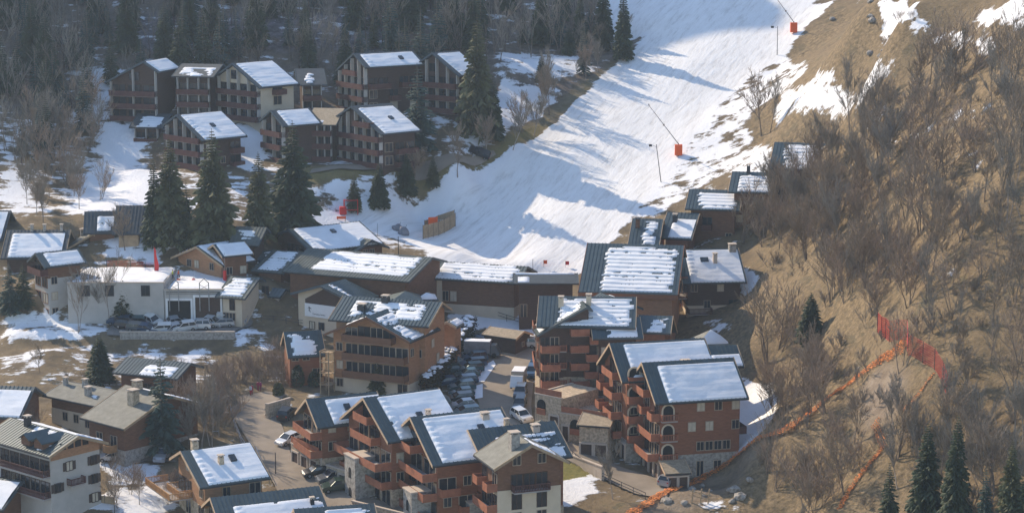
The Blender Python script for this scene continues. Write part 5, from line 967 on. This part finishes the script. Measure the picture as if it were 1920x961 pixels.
# nets
fence([(1645,622),(1668,640),(1700,638),(1702,665),(1730,680),(1752,693),(1768,720),(1776,745)],2.9,'red safety net on posts climbing over the crest of the right-hand slope','fence','red',step=2.4,lat=.30,name='safety_net')
fence([(200,500),(245,500),(300,505)],1.1,'low red safety net on the snow in front of the white-walled house','fence','red',step=2.5,lat=.25,name='safety_net'); fence([(180,512),(235,522),(283,524)],1.1,'red safety net along the left rim of the terrace','fence','red',step=2.5,lat=.25,name='safety_net')
def orange_net(pts,w,label,seed):
    P=[Vector(map(float,ground(*p))) for p in pts]; o=P[0]; r=empty('orange_net',tuple(o)); tag(r,label,'net'); b=MB(); rn=random.Random(seed)
    for a,c in zip(P[:-1],P[1:]):
        d=c-a; n=max(2,int(d.length/.16)); dn=d.normalized(); pr=Vector((dn.z*.0-dn.y,dn.x,0)).normalized()
        for i in range(n):
            q=a+d*i/n; ww=w*(.6+.8*abs(mnoise.noise((q.x*.5,q.y*.5,seed))))
            for k in range(max(2,int(ww/.19))):
                if rn.random()<.12: continue
                x=q+pr*(k*.19-ww/2); z0=G1(x.x,x.y)+.14+.26*abs(mnoise.noise((x.x*.8,x.y*.8,seed+2))); e=.095; vv=len(b.v)
                for ex,ey in ((-e,-e),(e,-e),(e,e),(-e,e)): b.v.append((x.x+ex-o.x,x.y+ey-o.y,z0-o.z+rn.uniform(-.05,.09)))
                b.f.append((vv,vv+1,vv+2,vv+3))
    b.build('netting',M['net_orange'],r,False,False)
orange_net([(1700,650),(1660,672),(1610,705),(1560,740),(1520,775),(1470,808),(1430,822),(1385,850),(1330,888),(1280,912),(1215,945),(1180,968)],1.9,'long orange net running along the crest from the red safety net to the bottom edge',1)
orange_net([(1752,703),(1738,718),(1720,745),(1690,775)],.6,'short orange net strip hanging below the right end of the red safety net',2)
orange_net([(1642,790),(1650,815),(1660,835),(1640,860),(1610,895),(1590,925),(1575,955)],1.3,'orange net strip winding down through the thicket below the eroded patch',3)
# rails and fences of the streets
railing([(432,770),(440,800),(452,830),(470,858)],'grey guard rail on the outer side of the road bend','metal',1.0); railing([(480,850),(495,885),(505,905)],'short grey guard rail behind the golden slatted-terrace chalet','metal')
railing([(1062,852),(1085,872),(1118,890)],'dark slatted fence between the garage street and the lawn','metal_dark',1.3,1.0,'fence','street_fence'); railing([(1118,892),(1165,915),(1210,935)],'low railing along the lower end of the garage street','metal_dark',.9)
railing([(845,576),(900,585),(950,602),(985,612)],'dark post and rail fence on the snow below the hall wing','metal_dark',1.1,2.4,'fence','snow_fence'); railing([(490,602),(560,610),(620,614),(660,618)],'thin dark railing in front of the tourist office','metal_dark',1.0)
fence([(160,938),(215,945),(215,961)],1.1,'pale board fence around the farmhouse yard','fence','wood_pale',step=1.5,name='board_fence')
def gantry(): 
    simple('timber_sign_frame','weathered timber rail and post at the lower end of the orange net','fence',1310,940,[('post','wood_pale',lambda b:[b.bar((x,0,-.4),(x+.2,0,1.9),.12) for x in (-1,.2,1.3)]),('rail','wood_pale',lambda b:(b.bar((-1.4,-.15,1.7),(1.8,-.15,.9),.09),b.bar((-1.2,-.15,1.0),(1.8,-.15,.3),.09)))])
gantry()
def rocks(pts,n,label,seed):
    rn=random.Random(seed); P=wpoly(pts); x0,y0=P.min(0); x1,y1=P.max(0); k=0
    while k<n:
        x=rn.uniform(x0,x1); y=rn.uniform(y0,y1)
        if not inpoly(np.array([x]),np.array([y]),P)[0]: continue
        k+=1; s=rn.uniform(.35,1.0); bm=bmesh.new(); bmesh.ops.create_icosphere(bm,subdivisions=2,radius=s)
        for v in bm.verts: v.co*=1+.45*mnoise.noise(v.co*1.7+Vector((k,0,seed))); v.co.z*=.7
        me=bpy.data.meshes.new('rock'); bm.to_mesh(me); bm.free(); me.materials.append(M['stone_grey']); o=bpy.data.objects.new('rock',me); COL.objects.link(o); o.location=(x,y,G1(x,y)); tag(o,label,'rock','rocks: '+label)
rocks([(1560,20),(1640,12),(1680,60),(1620,80),(1560,60)],14,'grey boulder on the rocky knoll at the top right','7' and 7); rocks([(1230,940),(1330,900),(1420,880),(1400,930),(1280,961)],12,'boulder on the disturbed earth at the foot of the orange net',9)
rocks([(500,760),(545,752),(540,775),(505,780)],6,'boulder behind the stone wall at the road bend',11); rocks([(1000,170),(1060,165),(1080,180),(1010,195)],5,'boulder on the dark bank left of the piste',12)
# people
def person(px,py,h,face,jacket,trousers,label,pose=0,group=None):
    q=ground(px,py); r=empty('person',(float(q[0]),float(q[1]),float(q[2])+.03),R(face)); tag(r,label,'person',group)
    k=h/1.75; st=.16+.1*pose
    V=[(0,0,.95,.15),(0,0,1.15,.155),(0,0,1.38,.17),(0,0,1.50,.065),(0,.01,1.58,.085),(0,.01,1.68,.09),(.0,.18,1.40,.075),(.04,.24,1.15,.055),(.16+.1*pose,.22,.95,.045),(.0,-.18,1.40,.075),(-.02,-.25,1.15,.055),(.1-.1*pose,-.24,.92,.045),(.0,.10,.86,.11),(st,.11,.48,.075),(st-.05,.11,.08,.055),(st+.13,.12,.05,.045),(0,-.10,.86,.11),(-st+.1,-.11,.48,.075),(-st,-.11,.08,.055),(-st+.15,-.12,.05,.045)]
    E_=[(0,1),(1,2),(2,3),(3,4),(4,5),(2,6),(6,7),(7,8),(2,9),(9,10),(10,11),(0,12),(12,13),(13,14),(14,15),(0,16),(16,17),(17,18),(18,19)]
    me=bpy.data.meshes.new('body'); me.from_pydata([(a*k,b*k,c*k) for a,b,c,_ in V],E_,[]); o=bpy.data.objects.new('body',me); COL.objects.link(o); o.parent=r
    sk_=o.modifiers.new('skin','SKIN'); ly=me.skin_vertices[0].data if me.skin_vertices else None
    if ly is None: bm=bmesh.new(); bm.from_mesh(me); bm.verts.layers.skin.verify(); bm.to_mesh(me); bm.free(); ly=me.skin_vertices[0].data
    for i,v in enumerate(V): ly[i].radius=(v[3]*k,v[3]*k); ly[i].use_root=(i==0)
    o.modifiers.new('sub','SUBSURF').levels=1; o.modifiers['sub'].render_levels=1
    m=bpy.data.materials.new('ski clothes'); m.use_nodes=True; nt=m.node_tree; t=nt.nodes.new('ShaderNodeTexCoord'); s=nt.nodes.new('ShaderNodeSeparateXYZ'); nt.links.new(t.outputs['Object'],s.inputs[0]); mp=nt.nodes.new('ShaderNodeMath'); mp.operation='DIVIDE'; mp.inputs[1].default_value=2*k; nt.links.new(s.outputs[2],mp.inputs[0])
    nt.links.new(ramp(nt,mp.outputs[0],[(0,(.03,.03,.03)),(.06,trousers),(.45,jacket),(.755,(.5,.32,.22))],'CONSTANT'),nt.nodes['Principled BSDF'].inputs['Base Color']); me.materials.append(m)
    b=MB(); n=10
    for j in range(n): a=6.283*j/n; b.v.append((math.cos(a)*.115*k,.01+math.sin(a)*.115*k,1.68*k))
    for j in range(n): a=6.283*j/n; b.v.append((math.cos(a)*.08*k,.01+math.sin(a)*.08*k,1.80*k))
    b.f=[(j,(j+1)%n,n+(j+1)%n,n+j) for j in range(n)]+[tuple(range(n,2*n)),tuple(range(n-1,-1,-1))]; b.build('helmet',M['metal_dark'],r,True)
person(470,741,1.75,250,(.6,.6,.6),(.35,.02,.04),'person with a white top and red trousers walking on the road bend'); person(473,739,1.7,240,(.35,.02,.05),(.3,.02,.04),'person in a dark red ski suit close beside the one with the white top')
person(484,733,1.75,260,(.3,.02,.06),(.25,.02,.05),'person in crimson at the left of the small group walking up the road'); person(489,733,1.7,230,(.28,.03,.12),(.2,.02,.06),'person in a purplish red suit at the right of the group on the road')
person(324,523,1.7,200,(.5,.55,.05),(.05,.05,.06),'person in a yellow jacket on the terrace near the cabin'); person(369,424,1.7,270,(.6,.6,.6),(.1,.1,.12),'person in a white jacket on the path among the big spruces'); person(335,523,1.7,160,(.55,.1,.02),(.03,.03,.05),'person in an orange jacket on the terrace beside the yellow one',1)
# ---------------------------------------------------------------- trees
def spruce_meshes(seed,h=16.,rad=3.0,dens=1.0,top=.0,ragged=.3):
    rn=random.Random(seed); t=MB(); t.bar((0,0,-1.2),(0,0,h*.5),h*.017,h*.011,6); t.bar((0,0,h*.5),(0,0,h*.99),h*.011,.02,5)
    c=MB(); n=int(h*2.5*dens)
    for i in range(n):
        f=i/(n-1); z=h*(.07+.92*f); r=rad*((1-f)**.82)*(1-.25*math.exp(-f*14))+.12
        k=max(5,int((9+4*(1-f))*dens*.9)); a0=rn.random()*6.28
        for j in range(k):
            a=a0+6.283*j/k+rn.uniform(-.3,.3); rr=r*rn.uniform(1-ragged,1.12)
            if rn.random()<.10: continue
            up=.25*f; droop=rn.uniform(.28,.55)*(1-f*.6)
            ca,sa=math.cos(a),math.sin(a); prev=None; m=4
            pts=[]
            for s in range(m+1):
                u=s/m; pts.append(Vector((ca*rr*u,sa*rr*u,z+rr*(up*u-droop*u*u)+rn.uniform(-.06,.06))))
            side=Vector((-sa,ca,0))
            for s in range(m):
                w0=.5*rr*(.10+.34*math.sin(math.pi*min(1,(s/m)*.9+.12))); w1=.5*rr*(.10+.34*math.sin(math.pi*min(1,((s+1)/m)*.9+.12)))*(0 if s==m-1 else 1)
                for sg in (-1,1):
                    k0=len(c.v); d=Vector((0,0,-.16*rr*rn.uniform(.5,1.3)))
                    tip=pts[s+1]+side*sg*w0*rn.uniform(.8,1.5)+d+Vector((ca,sa,0))*rr*.06
                    c.v+=[tuple(pts[s]),tuple(pts[s+1]),tuple(tip)]; c.f.append((k0,k0+1,k0+2))
                    k0=len(c.v); tip2=pts[s]+side*sg*w0*rn.uniform(.5,1.1)+d*1.6
                    c.v+=[tuple(pts[s]),tuple(tip),tuple(tip2)]; c.f.append((k0,k0+1,k0+2))
    return t,c
def bare_meshes(seed,h=12.,stems=1,spread=.35,twigs=1.0,tr=.011,lean=.1,depth=4,tw=.042):
    rn=random.Random(seed); t=MB(); c=MB()
    def grow(p,d,l,r,lev):
        nseg=3 if lev<2 else 2; q=p.copy(); dd=d.copy(); pts=[q.copy()]; rad=r
        for s in range(nseg):
            dd=(dd+Vector((rn.gauss(0,.10),rn.gauss(0,.10),rn.gauss(.05,.06)))).normalized(); q2=q+dd*l/nseg; r2=max(rad*.78,tw*.45)
            (t if lev<=1 else c).bar(q,q2,max(rad,tw*.5),r2,5 if lev==0 else 3)
            q=q2; rad=r2; pts.append(q.copy())
            if lev<depth:
                nb=int(rn.choice((1,2,2,3))*twigs+ (1 if lev==0 else 0)) if (s>0 or lev>0) else 0
                for _ in range(nb):
                    a=rn.random()*6.28; e=Vector((math.cos(a),math.sin(a),0)); bd=(dd*(1-spread)+e*spread*rn.uniform(.7,1.4)+Vector((0,0,.12))).normalized()
                    grow(q-dd*l/nseg*rn.random()*.8,bd,l*rn.uniform(.42,.66),rad*.55,lev+1)
        if lev<depth: grow(q,dd,l*.55,rad*.8,lev+1)
    for s in range(stems):
        a=rn.random()*6.28; off=.35 if stems>1 else 0
        grow(Vector((math.cos(a)*off,math.sin(a)*off,-.8)),Vector((math.cos(a)*lean,math.sin(a)*lean,1)).normalized(),h*.55*rn.uniform(.85,1.1),h*tr,0)
    return t,c
TREE={}
def reg(key,tc,mt,mc): TREE[key]=(tc[0].mesh(key+' trunk',mt,False,False),tc[1].mesh(key+' crown',mc,False,False))
for i in range(4): reg('spruce%d'%i,spruce_meshes(10+i,16,2.9+.3*i,1.0,ragged=.3+.06*i),M['bark'],M['needle_b' if i%2 else 'needle'])
reg('spruceS0',spruce_meshes(31,7,1.5,1.5,ragged=.25),M['bark'],M['needle']); reg('spruceS1',spruce_meshes(32,7,1.3,1.5,ragged=.35),M['bark'],M['needle_b'])
reg('spruceR',spruce_meshes(40,14,2.7,.8,ragged=.6),M['bark'],M['needle_blue'])
reg('spruceD0',spruce_meshes(51,15,2.4,.75,ragged=.35),M['bark'],M['needle']); reg('spruceD1',spruce_meshes(52,15,2.1,.75,ragged=.45),M['bark'],M['needle_blue'])
for i in range(4): reg('bare%d'%i,bare_meshes(60+i,12,1,.30+.05*(i%2),1.05,depth=4),M['bark' if i%2 else 'bark_pale'],M['twig' if i%2 else 'twig_grey'])
for i in range(3): reg('multi%d'%i,bare_meshes(70+i,8.5,3+i%2,.40,.80,tr=.010,lean=.26,depth=4),M['bark'],M['twig' if i%2 else 'twig_red'])
for i in range(2): reg('bush%d'%i,bare_meshes(80+i,3.0,6,.38,.9,tr=.010,lean=.5,depth=3,tw=.022),M['twig'],M['twig_red' if i else 'twig'])
for i in range(2): reg('pale%d'%i,bare_meshes(90+i,11,1,.36,1.15,depth=4),M['bark_pale'],M['twig_red' if i else 'twig_grey'])
reg('tall0',bare_meshes(95,15,1,.24,1.1,tr=.009,depth=4),M['bark'],M['twig_grey']); reg('tall1',bare_meshes(96,15,2,.24,.95,tr=.008,lean=.1,depth=4),M['bark_pale'],M['twig'])
HT={'spruce':16,'spruceS':7,'spruceR':14,'spruceD':15,'bare':12,'multi':8.5,'bush':3,'pale':11,'tall':15}
rt=random.Random(99)
def tree_at(x,y,key,h,label,cat='tree',group=None,name=None,z=None,sink=0,wide=1.0):
    base=key.rstrip('0123456789'); s=h/HT[base]
    nm=name or ('spruce_tree' if base.startswith('spruce') else 'bush' if base=='bush' else 'bare_tree')
    r=empty(nm,(x,y,(G1(x,y) if z is None else z)-sink),rt.random()*6.28); sw=s*wide*rt.uniform(.92,1.08); sw*=1.18 if base.startswith('spruce') else 1; r.scale=(sw,sw,s); tag(r,label,cat,group)
    for n_,me in (('trunk',TREE[key][0]),('crown',TREE[key][1])):
        o=bpy.data.objects.new(n_,me); COL.objects.link(o); o.parent=r
    return r
def tree(px,py,key,hpx,label,cat='tree',group=None,**k):
    q=ground(px,py); s=F/proj(q)[2]; return tree_at(float(q[0]),float(q[1]),key,hpx/s/.985,label,cat,group,**k)
# the spruces one can tell apart: base pixel, height in pixels
SP=[(322,462,'spruce1',205,'tall dark spruce left of the pair in front of the lower apartment row',1.0),(292,462,'spruce0',165,'narrower spruce against the left side of the tall dark one below the apartments',.85),
(402,462,'spruce3',220,'broad spruce in the middle of the four big ones below the apartments',.95),(552,452,'spruce2',225,'tallest and right-most spruce of the four big ones below the apartments',1.0),
(487,450,'spruce1',165,'slim spruce squeezed between the two broad ones in front of the lower apartment row',.9),(352,468,'spruceD0',130,'low spruce tucked in behind the tall dark one at the left of the row',1.0),
(895,255,'spruce3',225,'very tall ragged spruce at the right end of the upper apartment row',.78),(925,262,'spruce0',120,'lower companion spruce leaning on the very tall ragged one',.95),(783,285,'spruceR',165,'dark ragged spruce in front of the gap between the two right-hand apartment blocks',1.1),
(664,396,'spruceS1',72,'first little spruce from the left on the snow bank beside the piste',1),(711,388,'spruceS0',84,'second little spruce from the left on the snow bank, the tallest of the small ones',1),(762,364,'spruceS0',76,'third little spruce from the left on the bank, under the pinkish bare tree',1.1),(812,350,'spruceS1',58,'small spruce nearest the piste edge, right of the other little ones',1.1),
(1168,112,'spruce0',135,'slender spruce standing alone right at the top left edge of the piste',.8),(1095,140,'spruceD1',95,'small dark spruce just left of the slender one at the piste edge',1),
(1519,643,'spruceS0',95,'lone young fir on the open grassy slope right of the red blocks',1.25),
(305,852,'spruceR',190,'tall ragged blue-green spruce beside the dark chalet with two stone chimneys',1.0),(188,713,'spruceS0',86,'bushy small spruce on the bank above the plaster house with three chimneys',1.25),
(232,600,'spruceS0',75,'dark fir in front of the blank white terrace building',1.3),(20,590,'spruceR',100,'dark fir at the left edge below the terrace',1.3),(45,580,'spruceD0',90,'second dark fir at the left edge, beside the narrow apartment block',1.3),
(711,740,'spruceS1',75,'olive young spruce in front of the golden chalet',1.3),(753,738,'spruceS1',58,'smaller olive spruce right of the first one in front of the golden chalet',1.3),
(1735,975,'spruce2',190,'tallest dark spruce of the cluster in the bottom right',.85),(1790,978,'spruce0',205,'pointed dark spruce just right of the tallest in the bottom right cluster',.85),(1665,985,'spruceD0',125,'small dark spruce at the left of the bottom right cluster',1),(1845,985,'spruceD1',120,'low spruce in the gap of the bottom right cluster',1),(1893,980,'spruce1',160,'dark spruce at the bottom right corner of the picture',.85),(1925,990,'spruceD0',140,'spruce cut off by the right edge at the bottom corner',.9)]
for px,py,k,h,l,w in SP: tree(px,py,k,h,l,wide=w)
# bare trees with a place of their own
BT=[(858,330,'bare1',105,'thin bare tree with a single straight stem beside the upper lane'),(912,295,'pale1',95,'bare tree beside the dark car on the upper lane'),(960,282,'bare0',100,'bare tree on the grassy edge left of the piste, nearest the lane'),(778,352,'pale1',92,'pinkish bare tree over the third little spruce'),(1000,255,'bare2',90,'bare tree in the clump half way up the left piste edge'),(985,250,'multi0',85,'many-stemmed bare tree in the clump half way up the left piste edge'),(1030,215,'bare3',100,'tall bare tree standing on the dark bank left of the piste'),(1015,210,'tall0',120,'tallest bare tree of the clump on the dark bank'),(1045,190,'bare0',75,'shorter bare tree at the right of the dark bank clump'),(1098,150,'pale1',82,'reddish bare tree near the snow mound at the piste edge'),(1120,135,'pale0',70,'pale bare tree beside the slender spruce at the piste edge'),
(1428,250,'bare1',120,'bare tree standing alone on the tan bank right of the piste'),(1444,246,'tall0',105,'slim bare tree touching the lone one on the tan bank'),
(1450,672,'multi0',165,'many-stemmed bare clump on the grassy slope behind the red blocks'),(1440,668,'multi1',140,'left half of the bare clump on the grassy slope'),(1870,0,'bare0',10,''),
(1150,935,'bare0',110,'bare tree on the verge between the garage street and the bottom edge'),
(378,838,'pale0',135,'pale birch between the ragged spruce and the bend of the road'),(398,835,'tall1',140,'second pale birch leaning right beside the bend of the road'),(360,842,'bare2',115,'dense bare tree left of the two pale birches'),
(235,470,'bare1',90,'bare tree in front of the two grey barns'),(145,622,'tall1',125,'slim bare tree in front of the left end of the white terrace building'),(168,604,'bare2',115,'bare tree against the left third of the white terrace wall'),(205,606,'tall1',130,'tall forked bare tree against the white terrace wall'),(185,603,'pale0',105,'pale bare tree between the other two against the white terrace wall'),
(75,700,'bare1',60,'leafless tree on the snowy bank at the far left'),(300,712,'bare2',50,'small leafless tree on the snow below the retaining wall'),(60,830,'multi2',60,'bare tree behind the tall farmhouse roof'),
(225,950,'multi0',85,'bare tree in front of the green-shuttered farmhouse gable'),(262,945,'pale1',75,'second bare tree in the yard right of the farmhouse'),
(1690,700,'multi2',120,'bare tree on the crest above the eroded earth patch'),(1560,560,'multi1',120,'many-stemmed tree on the slope above the lone young fir'),(1885,420,'tall1',200,'tall double-stemmed tree at the right edge'),(1870,430,'tall0',180,'dark tall tree just left of the double-stemmed one at the right edge')]
for px,py,k,h,l in BT:
    if l: tree(px,py,k,h,l)
# thickets: single trees one can count, sharing what nothing tells apart
def scatter(poly,n,keys,hm,label,group,cat='tree',mind=2.0,seed=1,steep=1,inside=None):
    rn=random.Random(seed); P=wpoly(poly) if inside is None else np.array(inside); x0,y0=P.min(0); x1,y1=P.max(0); got=[]; t=0
    while len(got)<n and t<n*60:
        t+=1; x=rn.uniform(x0,x1); y=rn.uniform(y0,y1)
        if not inpoly(np.array([x]),np.array([y]),P)[0]: continue
        if any((x-a)**2+(y-b_)**2<mind*mind for a,b_ in got): continue
        got.append((x,y)); k=rn.choice(keys); tree_at(x,y,k,rn.uniform(*hm),label,cat,group)
scatter([(1500,330),(1560,260),(1620,220),(1700,170),(1780,130),(1919,150),(1919,470),(1830,450),(1760,480),(1700,520),(1620,560),(1540,520),(1440,480),(1400,430),(1440,370)],96,['bare0','bare1','bare2','bare3','multi0','multi1','tall0','tall1'],(6.5,13),'leafless grey-brown tree in the dense wood on the upper right slope','leafless trees of the dense wood on the upper right slope',mind=1.9,seed=3)
scatter([(1380,440),(1450,380),(1560,350),(1620,420),(1600,520),(1500,500),(1420,480)],30,['multi0','multi1','multi2','bare1','bare3'],(6,10),'leafless tree in the grove just right of the stepped chalets','leafless trees in the grove by the stepped chalets',mind=1.9,seed=4)
scatter([(1560,520),(1700,500),(1919,440),(1919,780),(1800,760),(1720,640),(1600,590)],34,['bare1','bare3','multi0','multi2','tall0'],(6,10),'leafless tree on the open lower right hillside above the net fence','leafless trees on the lower right hillside',mind=3.2,seed=5)
scatter([(1440,720),(1560,700),(1600,800),(1640,900),(1640,960),(1400,960),(1420,900),(1460,820)],34,['multi0','multi1','multi2','bare1','bush0','bush1'],(5,9),'leafless many-stemmed tree in the thicket below the eroded patch','leafless thicket below the eroded patch',mind=1.5,seed=6)
scatter([(1640,800),(1800,790),(1919,760),(1919,960),(1650,960)],24,['bare0','bare2','multi1','tall0'],(6,10),'leafless tree among the dark spruces in the bottom right','leafless trees around the bottom right spruces',mind=1.8,seed=7)
scatter([(1640,12),(1700,20),(1760,70),(1690,80)],6,['bush0','bush1'],(1.5,3),'dark leafless bush on the rocky knoll beside the hill path','bushes on the rocky knoll','bush',mind=1.2,seed=8)
def mass(name,label,poly,n,keys,hm,seed,inside=None,mind=1.5,cat='undergrowth'):
    rn=random.Random(seed); P=wpoly(poly) if inside is None else np.array(inside); x0,y0=P.min(0); x1,y1=P.max(0); VV=[];FF=[];MI=[];off=0; got=[]; mats=[]; t=0
    while len(got)<n and t<n*40:
        t+=1; x=rn.uniform(x0,x1); y=rn.uniform(y0,y1)
        if not inpoly(np.array([x]),np.array([y]),P)[0] or any((x-a)**2+(y-b_)**2<mind*mind for a,b_ in got): continue
        got.append((x,y)); k=rn.choice(keys); s=rn.uniform(*hm)/HT[k.rstrip('0123456789')]; a=rn.random()*6.283; ca,sa=math.cos(a)*s,math.sin(a)*s; z=G1(x,y)
        for me in TREE[k]:
            v=np.empty(len(me.vertices)*3); me.vertices.foreach_get('co',v); v=v.reshape(-1,3); w=np.stack([v[:,0]*ca-v[:,1]*sa+x,v[:,0]*sa+v[:,1]*ca+y,v[:,2]*s+z],-1)
            f=[tuple(i+off for i in p.vertices) for p in me.polygons]; m=me.materials[0]
            if m not in mats: mats.append(m)
            VV.append(w); FF+=f; MI+=[mats.index(m)]*len(f); off+=len(w)
    me=bpy.data.meshes.new(name); me.from_pydata(np.concatenate(VV).tolist(),[],FF)
    for m in mats: me.materials.append(m)
    me.polygons.foreach_set('material_index',MI); o=bpy.data.objects.new(name,me); COL.objects.link(o); tag(o,label,cat,kind='stuff')
reg('low0',bare_meshes(120,12,1,.34,.8,depth=3,tw=.07),M['wood_dark'],M['bark']); reg('low1',bare_meshes(121,12,2,.30,.7,depth=3,tw=.07),M['bark'],M['twig_grey'])
reg('scrub0',bare_meshes(122,3,4,.40,.7,tr=.012,lean=.5,depth=2,tw=.05),M['twig'],M['twig']); reg('scrub1',bare_meshes(123,3,5,.38,.7,tr=.012,lean=.4,depth=2,tw=.05),M['twig'],M['twig_grey'])
HT['low']=12; HT['scrub']=3
mass('undergrowth','scrubby leafless undergrowth between the trees of the right-hand slope',[(1420,300),(1560,250),(1690,170),(1760,130),(1919,140),(1919,960),(1420,960),(1440,760),(1560,690),(1540,560),(1400,470)],190,['scrub0','scrub1'],(1.4,4.2),31,mind=1.0)
# forest behind the upper apartments
FW=[(-125,458),(-96,463),(-60,463),(-20,466),(2,472),(24,489),(16,514),(-60,512),(-128,512)]
mass('leafless_forest','shaded mass of leafless forest behind the upper apartment row',None,190,['low0','low1'],(8,14),11,inside=FW,mind=2.2,cat='forest')
scatter(None,104,['spruceD0','spruceD1','spruce0'],(8,17),'dark conifer of the shaded forest behind the upper apartment row','conifers of the shaded forest',mind=3.2,seed=12,inside=FW)
mass('leafless_wood','leafless part of the mixed wood left of the upper apartment row',[(0,110),(90,100),(190,110),(195,150),(165,215),(150,300),(60,330),(0,300)],34,['low0','low1'],(8,13),21,mind=2.4,cat='forest')
scatter([(0,110),(90,100),(190,110),(195,150),(165,215),(150,300),(60,330),(0,300)],18,['spruceD0','spruceD1'],(9,14),'dark conifer of the mixed wood left of the upper apartment row','mixed wood left of the upper apartment row',mind=3,seed=13)
scatter([(30,330),(70,240),(150,225),(215,250),(205,310),(185,400),(40,425)],30,['pale0','pale1','multi0','multi2','bare3'],(7,11),'brownish leafless tree in the grove on the snow left of the lower apartments','brownish grove left of the lower apartments',mind=2.1,seed=14)
scatter([(1000,120),(1100,80),(1190,80),(1160,110),(1060,170),(980,240),(960,230)],12,['bare0','pale1','multi1','spruceS0'],(4,8),'young tree on the shaded bank between forest and piste','young trees on the bank left of the piste',mind=2.5,seed=15)
scatter([(400,712),(470,690),(540,655),(535,700),(520,722),(440,738),(400,790)],34,['bush0','bush1','multi2','pale1'],(3,5.5),'reddish leafless shrub on the bank above the bend of the road','reddish shrubs above the bend of the road','bush',mind=1.3,seed=16)
scatter([(400,738),(445,745),(440,790),(400,830),(340,840),(340,760)],20,['multi0','multi2','pale0','bush1'],(4,7),'leafless shrub between the ragged spruce and the road railing','shrubs inside the bend of the road','bush',mind=1.5,seed=17)
scatter([(200,880),(330,900),(330,950),(210,955)],10,['bush0','bush1','multi2'],(2,4.5),'leafless garden shrub in the yard of the farmhouse','garden shrubs of the farmhouse','bush',mind=1.4,seed=18)
scatter([(120,700),(420,660),(480,640),(500,700),(400,720),(150,760)],16,['bush0','bush1'],(1.2,2.4),'low leafless bush on the bank below the retaining wall','low bushes on the bank below the retaining wall','bush',mind=2,seed=19)
scatter([(240,95),(900,90),(930,130),(840,110),(600,110),(250,110)],26,['bush0','bush1'],(1.5,3.2),'dark bush at the foot of the forest behind the apartment roofs','bushes at the forest foot','bush',mind=2.5,seed=20)
# clipped hedge with snow on top, running up beside the parking row
def hedge(pts,w,h,label):
    P=[ground(*p) for p in pts]; r=empty('hedge',tuple(map(float,P[0]))); tag(r,label,'hedge'); o=Vector(P[0]); rn=random.Random(5)
    m=MB(); s=MB()
    for a,c in zip(P[:-1],P[1:]):
        a=Vector(a)-o; c=Vector(c)-o; d=c-a; n=int(d.length*420); pr=Vector((-d.y,d.x,0)).normalized()
        for _ in range(n):
            t=rn.random(); u=rn.uniform(-1,1); v=rn.random()**.6; q=a+d*t+pr*u*w/2*(1-.15*v)+Vector((0,0,h*v)); k=len(m.v)
            for _k in range(3): m.v.append(tuple(q+Vector((rn.uniform(-.22,.22),rn.uniform(-.22,.22),rn.uniform(-.2,.2)))))
            m.f.append((k,k+1,k+2))
        for _ in range(int(d.length*6)):
            t=rn.random(); q=a+d*t+pr*rn.uniform(-w*.35,w*.3)+Vector((0,0,h+rn.uniform(-.1,.15)))
            if mnoise.noise((t*7,1,q.x))<-.15: continue
            k=len(s.v); rr=rn.uniform(.25,.6); nn=7
            for e,zz in ((1,-.05),(.6,.16)):
                for j in range(nn): an=6.283*j/nn; s.v.append(tuple(q+Vector((math.cos(an)*rr*e*rn.uniform(.7,1.2),math.sin(an)*rr*e*rn.uniform(.7,1.2),zz))))
            for j in range(nn): s.f.append((k+j,k+(j+1)%nn,k+nn+(j+1)%nn,k+nn+j))
            s.f.append(tuple(range(k+nn,k+2*nn)))
    m.build('foliage',M['hedge'],r,False,False); s.build('snow_cover',M['snow'],r,True,False)
hedge([(800,745),(838,697),(866,652),(882,626)],3.0,3.4,'long dark hedge with lumps of snow along its top beside the parked cars')
def shrub(px,py,wpx,hpx,m,label):
    q=ground(px,py); s=F/proj(q)[2]; rx=wpx/s/2; h=hpx/s; rn=random.Random(px); r=empty('conifer_shrub',tuple(map(float,q))); tag(r,label,'shrub'); b=MB()
    for _ in range(1500):
        v=rn.random(); a=rn.random()*6.28; rr=rx*math.sin(math.pi*min(.97,.25+v*.72))**.6*rn.uniform(.8,1.05); p=Vector((math.cos(a)*rr,math.sin(a)*rr,h*v)); k=len(b.v)
        for _k in range(3): b.v.append(tuple(p+Vector((rn.uniform(-.2,.2),rn.uniform(-.2,.2),rn.uniform(-.25,.25)))))
        b.f.append((k,k+1,k+2))
    b.build('foliage',M[m],r,False,False); t=MB(); t.bar((0,0,-.3),(0,0,h*.8),.1,.05,5); t.build('stem',M['bark'],r)
shrub(572,712,28,40,'hedge_o','orange-brown clipped conifer beside the wooden stair of the golden chalet'); shrub(558,722,26,40,'needle','dark green clipped conifer left of the orange-brown one'); shrub(590,722,24,26,'needle','low green shrub at the foot of the orange-brown conifer'); shrub(522,740,20,22,'needle_b','round olive shrub on the stone wall at the road bend')
